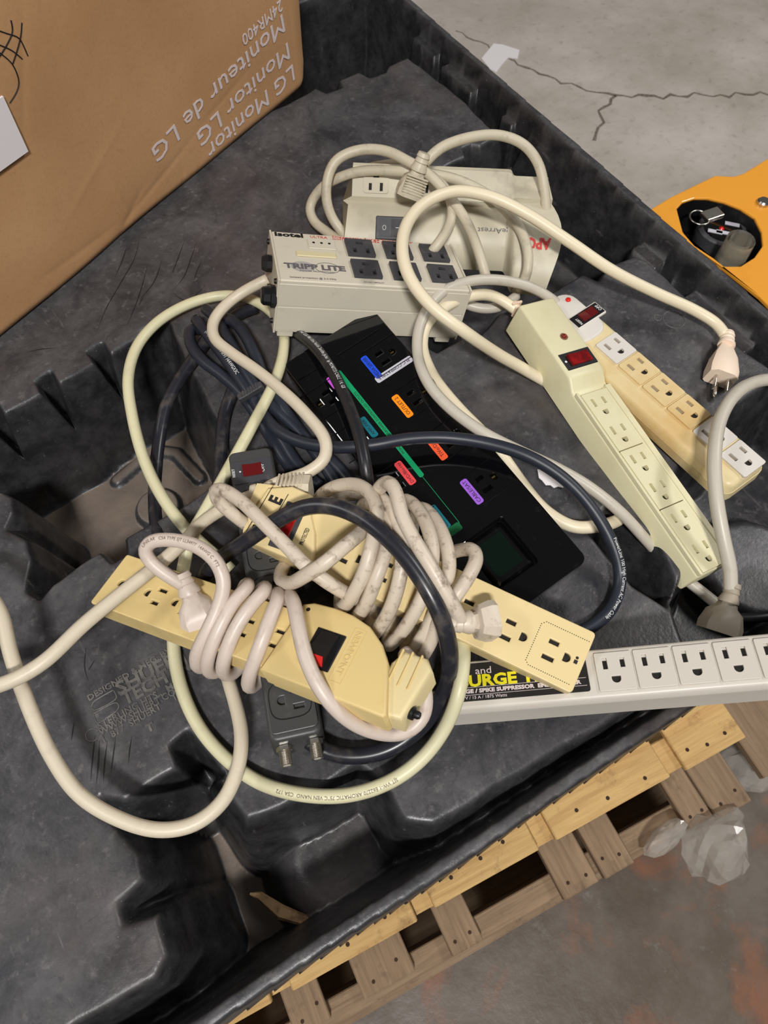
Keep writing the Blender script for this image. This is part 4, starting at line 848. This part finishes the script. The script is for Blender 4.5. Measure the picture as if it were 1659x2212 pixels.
wtx('SURGE / SPIKE SUPPRESSOR  EMI/RFI FILTER', .004, -.0072, .0042, M_['ink_lilac'], .100, .0002); wtx('120 V / 15 A / 1875 Watts', .006, -.0120, .0034, M_['ink_lilac'], .044)
for y in (-.0028, -.0088): g = G(); g.box(.005, .104, y - .00015, y + .00015, .0317, .03195); g.build('printed_line', M_['ink_lilac'], lab)
for k in range(12):
    cx = .1258 + .02885*k
    if cx > WL - .02: break
    v, f = plate_geo(rrect(cx - .0136, cx + .0136, -.0150, .0150, .0012, 3), outlet_holes(cx, .0004, (0, -1)), .0310, .0332, .0004); gg = G(); gg.add(v, f); o = gg.build('outlet', M_['white'], WH)
    gd = G(); gd.prism(rect(cx, 0, .018, .018), .0309, .0312 + .0003); gd.build('socket_floor', M_['hole'], o)
cord('cord', [(985, 1492, .024), (955, 1503, .024), (928, 1512, .023), (895, 1505, .020), (862, 1490, .016), (820, 1465, .012), (780, 1430, .008), (755, 1380, .008)], .0056, C['yellow'], WH)

# ------------------------------------------------------------------ charcoal strip with coax sockets
DK = posed('power_strip', (.1188, .3627, 0), -112.85, -1.7, -1.09); tag(DK, 'charcoal power strip with two coax sockets beneath the beige strips', 'power strip')
g = G(); g.prism(rrect(0, .2666, -.0206, .0206, .006, 4), 0, .0405, .003, 3, top=rrect(.002, .2646, -.0196, .0196, .006, 4)); g.build('body', M_['dark'], DK, smooth=True, angle=40)
hs = []
OD = [.078, .112, .146, .180, .236]
for cx in OD: hs += outlet_holes(cx, .000, (0, -1) if cx < .23 else (0, -1))
v, f = plate_geo(rrect(.006, .2600, -.0180, .0180, .004, 4), hs, .0404, .0440, .0008); g = G(); g.add(v, f); g.build('top_panel', M_['dark'], DK)
for cx in OD:
    g = G(); q = [(cx + .0145*math.copysign(abs(math.cos(t))**.6, math.cos(t)), .0155*math.copysign(abs(math.sin(t))**.6, math.sin(t)), .0441) for t in np.linspace(0, 2*math.pi, 41)]; g.sweep(q, .0004, 5); g.build('outlet_outline', M_['black'], DK)
g = G(); g.prism(rrect(.016, .040, -.0175, .0170, .001, 2), .0438, .0448, .0003); sw = g.build('switch_bezel', M_['grey_black'], DK)
rocker(sw, .0215, .0335, -.0085, .0085, .0447, M_['dark_red'], 'y', lift=.0022)
text('printed_lettering', 'OFF', .0050, (.0315, .0105, .0449), (-1, 0, 0), (0, -1, 0), M_['ink_white'], sw); text('printed_lettering', 'RESET', .0034, (.0325, -.0155, .0449), (-1, 0, 0), (0, -1, 0), M_['ink_white'], sw)
g = G(); g.cyl((.0275, -.0108, .0447), (.0275, -.0108, .0451), .0008, n=10); g.build('reset_dot', M_['ink_white'], sw)
for y in (-.008, .008):
    g = G(); g.lathe([(.0440, .0050), (.0455, .0046), (.0460, .0030)], Matrix.Translation((.052, y, 0)) @ Matrix(((0, 0, 1, 0), (0, 1, 0, 0), (1, 0, 0, 0), (0, 0, 0, 1))), 18); g.build('indicator_lens', M_['black'], DK, smooth=True, angle=40)
for y in (-.0105, .0125):
    Mc = Matrix.Translation((.2655, y, .026)); g = G(); g.lathe([(0, .0062), (.0035, .0062)], Mc, 6); nut = g.build('hex_nut', M_['nickel'], DK)
    pr = [(.0035, .0044)]
    for k in range(9): pr += [(.0042 + k*.0011, .0048), (.0047 + k*.0011, .0043)]
    pr += [(.0142, .0046), (.0142, .0034), (.0138, .0030)]
    g = G(); g.lathe(pr, Mc, 18); cx_ = g.build('coax_thread', M_['nickel'], nut, smooth=True, angle=50)
    g = G(); g.cyl((.2655 + .0132, y, .026), (.2655 + .0141, y, .026), .0028, n=14); g.build('coax_insulator', M_['outlet_white'], nut)
o, Pd = cord('cord', [(668, 1600, .020), (700, 1622, .016), (740, 1632, .012), (800, 1630, .010), (860, 1608, .012), (918, 1560, .022), (958, 1495, .045), (972, 1430, .075), (962, 1360, .100), (935, 1295, .115), (890, 1222, .124), (835, 1160, .128), (770, 1112, .126), (705, 1092, .120), (650, 1098, .112), (590, 1130, .098), (530, 1170, .076), (485, 1200, .055), (455, 1225, .040), (440, 1245, .020)], .0066, C['black_gloss'], DK)

# ------------------------------------------------------------------ beige strip wound with its own dirty cord
TE = posed('power_strip', (.1074, .2587, .0498), -62.31, .34, 8.28); tag(TE, 'aged beige power strip wound many times with its dirty white cord', 'power strip')
TW, TZ = .0248, .0252
g = G(); g.prism(rrect(.0, .2486, -TW, TW, .003, 3), 0, TZ - .0034, 0); g.prism(rrect(-.0365, .02, -TW - .002, TW + .001, .008, 4), 0, TZ - .0034, 0); g.build('body', M_['te'], TE)
hs = []; OT = [.049 + .0311*k for k in range(6)]
for k in range(6): hs += outlet_holes(.0545 + .0349*k, -.0020, (1, 0))
v, f = plate_geo(rrect(.0, .2486, -TW, TW, .003, 3), hs, TZ - .0036, TZ, .0009); g = G(); g.add(v, f); g.build('top_panel', M_['te'], TE)
g = G(); g.prism(rrect(-.003, .2470, -TW + .002, TW - .002, .003, 3), TZ - .0034, TZ - .0031); g.build('socket_floor', M_['hole'], TE)
hd = [(-.0265, -.0290), (.033, -.0262), (.029, -.012), (.022, .001), (.012, .013), (.004, .0285), (-.016, .0285), (-.034, .018), (-.0345, .0)]
g = G(); g.prism(hd, TZ - .004, TZ + .0045, .0022, 3, top=[(x - (.003 if x > 0 else 0), y) for x, y in hd]); g.build('head_cover', M_['te'], TE, smooth=True, angle=35)
g = G(); g.prism([(-.047, .020), (-.044, .000), (-.036, -.014), (-.030, -.022), (-.030, .020), (-.034, .0245)], .010, TZ - .001, .003, 2); g.build('end_facet', M_['te'], TE, smooth=True, angle=35)
ZT = TZ + .0045
Mr = Matrix.Translation((-.0025, -.0045, ZT)) @ Matrix.Rotation(math.radians(6), 4, 'Z')
g = G(); g.box(-.0085, .0085, -.0195, .0205, -.0005, .0010, .0005, 1, M=Mr); sw = g.build('switch_bezel', M_['grey_black'], TE)
g = G(); g.box(-.0052, .0052, -.0135, .0085, .0008, .0040, .0012, 2, M=Mr); g.build('rocker_switch', M_['red'], sw)
text('printed_lettering', 'RESET', .0045, (.0065, .0185, ZT + .0010), (.1, -1, 0), (1, .1, 0), M_['ink_white'], sw, align='LEFT') if False else text('printed_lettering', 'RESET', .0042, (-.0075, .0120, ZT + .0011), (1, .12, 0), (-.12, 1, 0), M_['ink_white'], sw)
text('printed_lettering', 'T', .0150, (-.0170, -.0215, ZT + .0001), (-.05, 1, 0), (-1, -.05, 0), M_['ink_black'], TE, bold=.0006, sx=.8); text('printed_lettering', 'E', .0150, (-.0170, .0085, ZT + .0001), (-.05, 1, 0), (-1, -.05, 0), M_['ink_black'], TE, bold=.0006, sx=.8)
for x in (-.0155, -.0305): g = G(); g.box(x - .0003, x + .0003, -.0225, .0205, ZT, ZT + .0002); g.build('printed_line', M_['ink_black'], TE)
text('printed_lettering', 'PROTECTED', .0052, (.0165, -.0125, ZT + .0001), (-.12, 1, 0), (-1, -.12, 0), M_['ink_black'], TE, sx=.5)
g = G(); q = [(.2140, .0145), (.2140, -.0165), (.2440, -.0175), (.2440, .0145)]
def dotted(parent, pts, z, step=.0017):
    g = G()
    for (x0, y0), (x1, y1) in zip(pts[:-1], pts[1:]):
        L = math.hypot(x1-x0, y1-y0); n = int(L/step)
        for i in range(n): x = x0 + (x1-x0)*i/n; y = y0 + (y1-y0)*i/n; g.box(x - .00035, x + .00035, y - .00035, y + .00035, z - .0001, z + .0001)
    return g.build('dotted_outline', M_['ink_black'], parent)
o = dotted(TE, [(.2460, .0165), (.2120, .0165), (.2090, .0135), (.2090, -.0170), (.2120, -.0195), (.2460, -.0195)], TZ); o['kind'] = 'stuff'
g = G(); g.box(.2412, .2440, -.0035, -.0005, TZ, TZ + .0002); g.cyl((.2426, .0012, TZ), (.2426, .0012, TZ + .0002), .0012, n=10); g.build('padlock_mark', M_['ink_black'], TE)
rt = .0056
seq = [(560, 1150, .040), (528, 1130, .055), (495, 1104, .066), (468, 1078, .076), (464, 1058, .084), (482, 1058, .092), (518, 1080, .098), (570, 1130, .104), (614, 1174, .104), (657, 1219, .104), (702, 1254, .098), (745, 1280, .086), (782, 1296, .066), (815, 1270, .036), (790, 1190, .033), (710, 1150, .033), (650, 1170, .033),
 (622, 1210, .042), (606, 1238, .056), (610, 1257, .072), (628, 1260, .084), (660, 1243, .106), (702, 1216, .118), (744, 1180, .120), (780, 1150, .108), (812, 1108, .084), (800, 1070, .052), (745, 1070, .036), (706, 1084, .044),
 (690, 1074, .060), (722, 1052, .080), (766, 1046, .098), (800, 1066, .112), (815, 1103, .118), (809, 1150, .120), (800, 1192, .118), (785, 1240, .108), (760, 1288, .090), (736, 1312, .062), (740, 1260, .036), (765, 1150, .034), (782, 1095, .060),
 (805, 1090, .092), (826, 1112, .108), (839, 1148, .112), (831, 1198, .112), (813, 1248, .106), (792, 1302, .086), (768, 1332, .058), (775, 1280, .036), (800, 1150, .034), (800, 1085, .066),
 (812, 1066, .096), (843, 1102, .110), (863, 1150, .114), (870, 1196, .114), (865, 1242, .108), (850, 1298, .094), (826, 1346, .072), (798, 1376, .050), (805, 1310, .036), (850, 1170, .034), (858, 1100, .060),
 (876, 1080, .080), (905, 1103, .096), (926, 1145, .106), (935, 1192, .106), (925, 1254, .098), (896, 1322, .082), (862, 1372, .060), (838, 1396, .046), (850, 1330, .036), (890, 1200, .034), (892, 1120, .056),
 (910, 1097, .076), (943, 1128, .092), (964, 1176, .100), (971, 1222, .098), (960, 1272, .092), (935, 1332, .074), (902, 1390, .054), (878, 1414, .044), (890, 1340, .036), (930, 1240, .036), (950, 1205, .050),
 (972, 1195, .068), (1000, 1187, .084), (1023, 1188, .096), (1030, 1206, .100), (1015, 1240, .104), (993, 1275, .104), (968, 1310, .094), (944, 1350, .074), (926, 1396, .056), (902, 1428, .044), (900, 1360, .036), (870, 1200, .034), (822, 1090, .070),
 (815, 1062, .108), (838, 1040, .126), (856, 1064, .132), (868, 1114, .132), (895, 1166, .130), (926, 1217, .126), (957, 1270, .118), (984, 1318, .106), (997, 1342, .096)]
cord('cord', seq, rt, C['te'], TE)
plug(TE, (1000, 1345, .094), (1066, 1340, .088), C['te'], w=.027, hgt=.026, up=(0, -.1, 1), prongs=False)

# ------------------------------------------------------------------ beige strip with black rocker at the front
NW = posed('power_strip', (-.039, .3172, .0114), -58.83, -14.22, -6.06); tag(NW, 'yellowish beige power strip in front with black rocker and wound pale cord', 'power strip')
NZ, NWD = .0229, .0250
g = G(); g.prism(rrect(0, .185, -NWD, NWD, .002, 2), 0, NZ - .0034, 0, top=rrect(.0, .185, -NWD, NWD, .002, 2)); g.build('body', M_['newport'], NW)
hs = []
for k in range(6): hs += outlet_holes(.0195 + .0284*k, -.0008, (-1, 0), .95)
v, f = plate_geo(rrect(-.0005, .185, -NWD - .0003, NWD + .0003, .002, 3), hs, NZ - .0036, NZ, .0009); g = G(); g.add(v, f); g.build('top_panel', M_['newport'], NW)
g = G(); g.prism(rrect(.002, .172, -NWD + .003, NWD - .003, .002, 2), NZ - .0034, NZ - .0031); g.build('socket_floor', M_['hole'], NW)
hp = [(.170, -.0285), (.270, -.0300), (.272, -.0270), (.264, -.008), (.257, .008), (.247, .020), (.232, .0305), (.216, .0350), (.200, .0362), (.182, .0350), (.174, .0310)]
g = G(); g.prism(hp, NZ - .018, NZ + .0040, .0024, 3); g.build('head_cover', M_['newport'], NW, smooth=True, angle=35)
g = G(); g.prism([(x*.96 + .0085, y*.93) for x, y in hp], -.004, NZ - .0175, 0); g.build('head_base', M_['newport'], NW)
ZN = NZ + .0040
g = G(); g.box(.1955, .2195, -.0140, .0165, ZN - .0008, ZN + .0012, .0006, 1); sw = g.build('switch_bezel', M_['black'], NW)
g = G(); vs = [(.200, -.0125, ZN), (.215, -.0125, ZN), (.215, .0145, ZN), (.200, .0145, ZN), (.200, -.0065, ZN + .0085), (.215, -.0065, ZN + .0085), (.215, .003, ZN + .0050), (.200, .003, ZN + .0050), (.215, .0145, ZN + .0025), (.200, .0145, ZN + .0025)]
g.add(vs, [(0, 3, 2, 1), (0, 1, 5, 4), (4, 5, 6, 7), (7, 6, 8, 9), (9, 8, 2, 3), (0, 4, 7, 9, 3), (1, 2, 8, 6, 5)]); rk = g.build('rocker_switch', M_['black'], sw)
g = G(); g.add([(.2012, -.0122, ZN + .0014), (.2138, -.0122, ZN + .0014), (.2138, -.0075, ZN + .0080), (.2012, -.0075, ZN + .0080), (.2012, -.0110, ZN + .0010), (.2138, -.0110, ZN + .0010), (.2138, -.0063, ZN + .0076), (.2012, -.0063, ZN + .0076)], [(0, 1, 2, 3), (4, 7, 6, 5), (0, 4, 5, 1), (1, 5, 6, 2), (2, 6, 7, 3), (3, 7, 4, 0)]); g.build('on_indicator', mat('red_paint', rgb(214, 44, 40), .4), sw)
text('raised_lettering', 'NEWPO\u00b2NT', .0068, (.2250, .0235, ZN), (0, -1, 0), (1, 0, 0), M_['newport'], NW, extrude=.0003, sx=1.0)
g = G()
for x0, x1, y0, y1 in ((.2225, .2228, -.0185, .0255), (.2318, .2321, -.0185, .0255), (.2225, .2321, -.0187, -.0184), (.2225, .2321, .0253, .0256)): g.box(x0, x1, y0, y1, ZN - .0001, ZN + .0003)
g.build('raised_frame', M_['newport'], NW)
g = G(); g.cyl((.1805, .0275, ZN - .001), (.1805, .0275, ZN + .0001), .0017, n=12); g.build('pin_hole', M_['hole'], NW)
g = G(); g.prism([(.258, -.027), (.281, -.025), (.287, .016), (.280, .024), (.262, .024), (.256, .012)], .0, NZ - .002, .004, 3); g.build('end_cap', mat('cream_cap', rgb(222, 204, 156), .45), NW, smooth=True, angle=35)
for k in range(3): g = G(); g.box(.2600 + .0075*k, .2618 + .0075*k, -.004, .0245, NZ - .0045, NZ - .0008, .0008, 1); g.build('grip_rib', M_['newport'], NW)
g = G(); g.lathe([(.279, .0048), (.2850, .0048), (.2855, .0030), (.2880, .0030), (.2895, .0022)], Matrix.Translation((0, -.0150, .012)), 16); g.build('breaker_button', M_['black'], NW, smooth=True, angle=40)
rn = .0056
o, Pn = cord('cord', [(872, 1408, .080), (890, 1428, .083), (908, 1462, .082), (920, 1505, .076), (914, 1548, .068), (880, 1580, .064), (828, 1585, .068), (760, 1560, .080), (700, 1500, .096), (662, 1425, .102), (644, 1350, .102), (634, 1302, .094), (622, 1288, .072), (608, 1330, .046), (580, 1420, .034), (555, 1475, .036),
 (538, 1484, .048), (540, 1455, .070), (560, 1400, .086), (582, 1340, .092), (600, 1296, .088), (598, 1282, .070), (580, 1310, .042), (540, 1400, .030), (505, 1455, .032),
 (484, 1456, .044), (484, 1425, .066), (508, 1360, .080), (545, 1305, .086), (572, 1276, .082), (568, 1270, .064), (545, 1310, .038), (500, 1400, .026), (468, 1452, .030),
 (450, 1450, .042), (450, 1420, .062), (470, 1365, .076), (505, 1300, .082), (535, 1268, .078), (530, 1264, .060), (510, 1310, .034), (470, 1390, .024), (445, 1440, .028),
 (427, 1440, .040), (425, 1412, .058), (446, 1368, .072), (472, 1310, .082), (484, 1258, .092), (468, 1214, .100), (426, 1180, .102), (368, 1166, .100), (322, 1172, .096), (312, 1194, .090), (334, 1222, .083), (370, 1248, .076), (398, 1264, .070)], rn, C['newport'], NW)
cord_print(Pn, (318, 1178, .094), 'UNILAR   CSA TYPE SJT LL34977  14AWG C  FT2', .0035, rn, M_['ink_brown'], NW, sx=.9, flip=True)
plug(NW, (404, 1268, .068), (440, 1352, .050), C['newport'], w=.030, hgt=.026, up=(-.3, -.5, 1), prongs=False)

# ------------------------------------------------------------------ loose power cords, modelled apart from any strip
def loose(name, label): return tag(link_empty(name, (0, 0, 0)), label, 'power cord')
Q = link_empty('power_cord', tuple(at(250, 1765, .03))); tag(Q, 'cream cord looping off the left edge with a ribbed plug behind the beige strip', 'power cord')
cord('cord', [(585, 1060, .056), (548, 1070, .056), (500, 1090, .056), (440, 1126, .056), (400, 1168, .062), (350, 1213, .070), (270, 1276, .078), (180, 1350, .083), (90, 1434, .084), (0, 1480, .082), (-100, 1495, .078), (-190, 1430, .072), (-180, 1290, .068), (-80, 1240, .066), (-5, 1310, .064), (24, 1415, .062), (60, 1520, .058), (110, 1630, .052), (170, 1715, .046), (250, 1766, .040), (340, 1793, .037), (420, 1780, .036), (482, 1730, .036), (515, 1655, .036), (522, 1590, .034), (510, 1525, .030), (496, 1478, .026), (486, 1440, .018)], .0056, C['isobar'], Q)
plug(Q, (572, 1062, .060), (672, 1058, .064), C['isobar'], w=.024, hgt=.022, up=(.2, .5, 1), prongs=False, ribs=True)
YC = link_empty('power_cord', tuple(at(750, 1718, .012))); tag(YC, 'pale yellow cord making one big loop at left and another at the bottom', 'power cord')
o, Py = cord('cord', [(500, 1232, .012), (475, 1208, .016), (440, 1178, .018), (400, 1140, .016), (350, 1073, .012), (310, 990, .008), (285, 895, .010), (277, 815, .014), (298, 745, .014), (348, 690, .014), (420, 652, .014), (490, 638, .014), (550, 650, .018), (592, 680, .020), (612, 716, .022), (612, 762, .026), (592, 828, .032), (545, 920, .034), (490, 1020, .034), (440, 1110, .034), (410, 1165, .032), (395, 1235, .020), (380, 1312, .010), (375, 1390, .008), (390, 1480, .008), (430, 1570, .008), (490, 1640, .008), (560, 1690, .010), (650, 1716, .012), (750, 1718, .014), (840, 1690, .018), (910, 1640, .026), (962, 1570, .040), (992, 1490, .060), (1001, 1420, .062), (998, 1370, .052), (990, 1320, .036)], .0056, C['yellow'], YC)
cord_print(Py, (862, 1680, .02), 'SJT VW-1 E62270 AROMATIC 75\u00b0C VEN NANO  CSA 172', .0038, .0056, M_['ink_brown'], YC, sx=1., flip=True, side=.2)
RG = link_empty('power_cord', tuple(at(1545, 1000, .05))); tag(RG, 'grey cord hanging over the yellowed strip down to a grey moulded plug', 'power cord')
cord('cord', [(1700, 1060, -.085), (1745, 1000, -.07), (1775, 930, -.03), (1755, 860, .006), (1705, 824, .032), (1640, 823, .046), (1590, 850, .056), (1556, 905, .060), (1543, 985, .060), (1548, 1080, .048), (1562, 1160, .034), (1577, 1230, .018), (1578, 1275, .006)], .0062, C['grey'], RG)
plug(RG, (1577, 1288, .004), (1553, 1366, -.010), mat('plug_grey', rgb(160, 149, 132), .5), w=.032, hgt=.030, up=(-.3, -.4, 1), prongs=False)
BK = link_empty('power_cord', tuple(at(1620, 1330, -.04))); tag(BK, 'short black cord end at the right edge behind the white strip', 'power cord')
cord('cord', [(1555, 1330, -.050), (1590, 1336, -.048), (1640, 1334, -.046), (1740, 1318, -.046)], .0052, C['black'], BK)

# ------------------------------------------------------------------ wood splinter in the near pit
Mx, L = frame_px((540, 1930, -.10), (690, 2010, -.11)); g = G()
b = bmesh.new(); pf = [(0, .001, .001), (.12, .0035, .003), (.45, .006, .004), (.8, .0045, .003), (1., .001, .001)]; rows = []
for t, w, h in pf: rows.append([b.verts.new(Mx @ Vector((L*t, y + .002*math.sin(t*9), z))) for y, z in ((-w, 0), (w, -h*.3), (w*.7, h), (-w*.6, h*.8))])
for i in range(len(rows)-1):
    for k in range(4): b.faces.new((rows[i][k], rows[i][(k+1) % 4], rows[i+1][(k+1) % 4], rows[i+1][k]))
b.faces.new(rows[0][::-1]); b.faces.new(rows[-1]); g.bm(b)
tag(g.build('wood_splinter', mat('splinter_wood', rgb(150, 120, 86), .8, rgb(86, 62, 44), .8, 90, .45, .6)), 'thin splintered strip of wood lying in the dark near pit', 'wood')
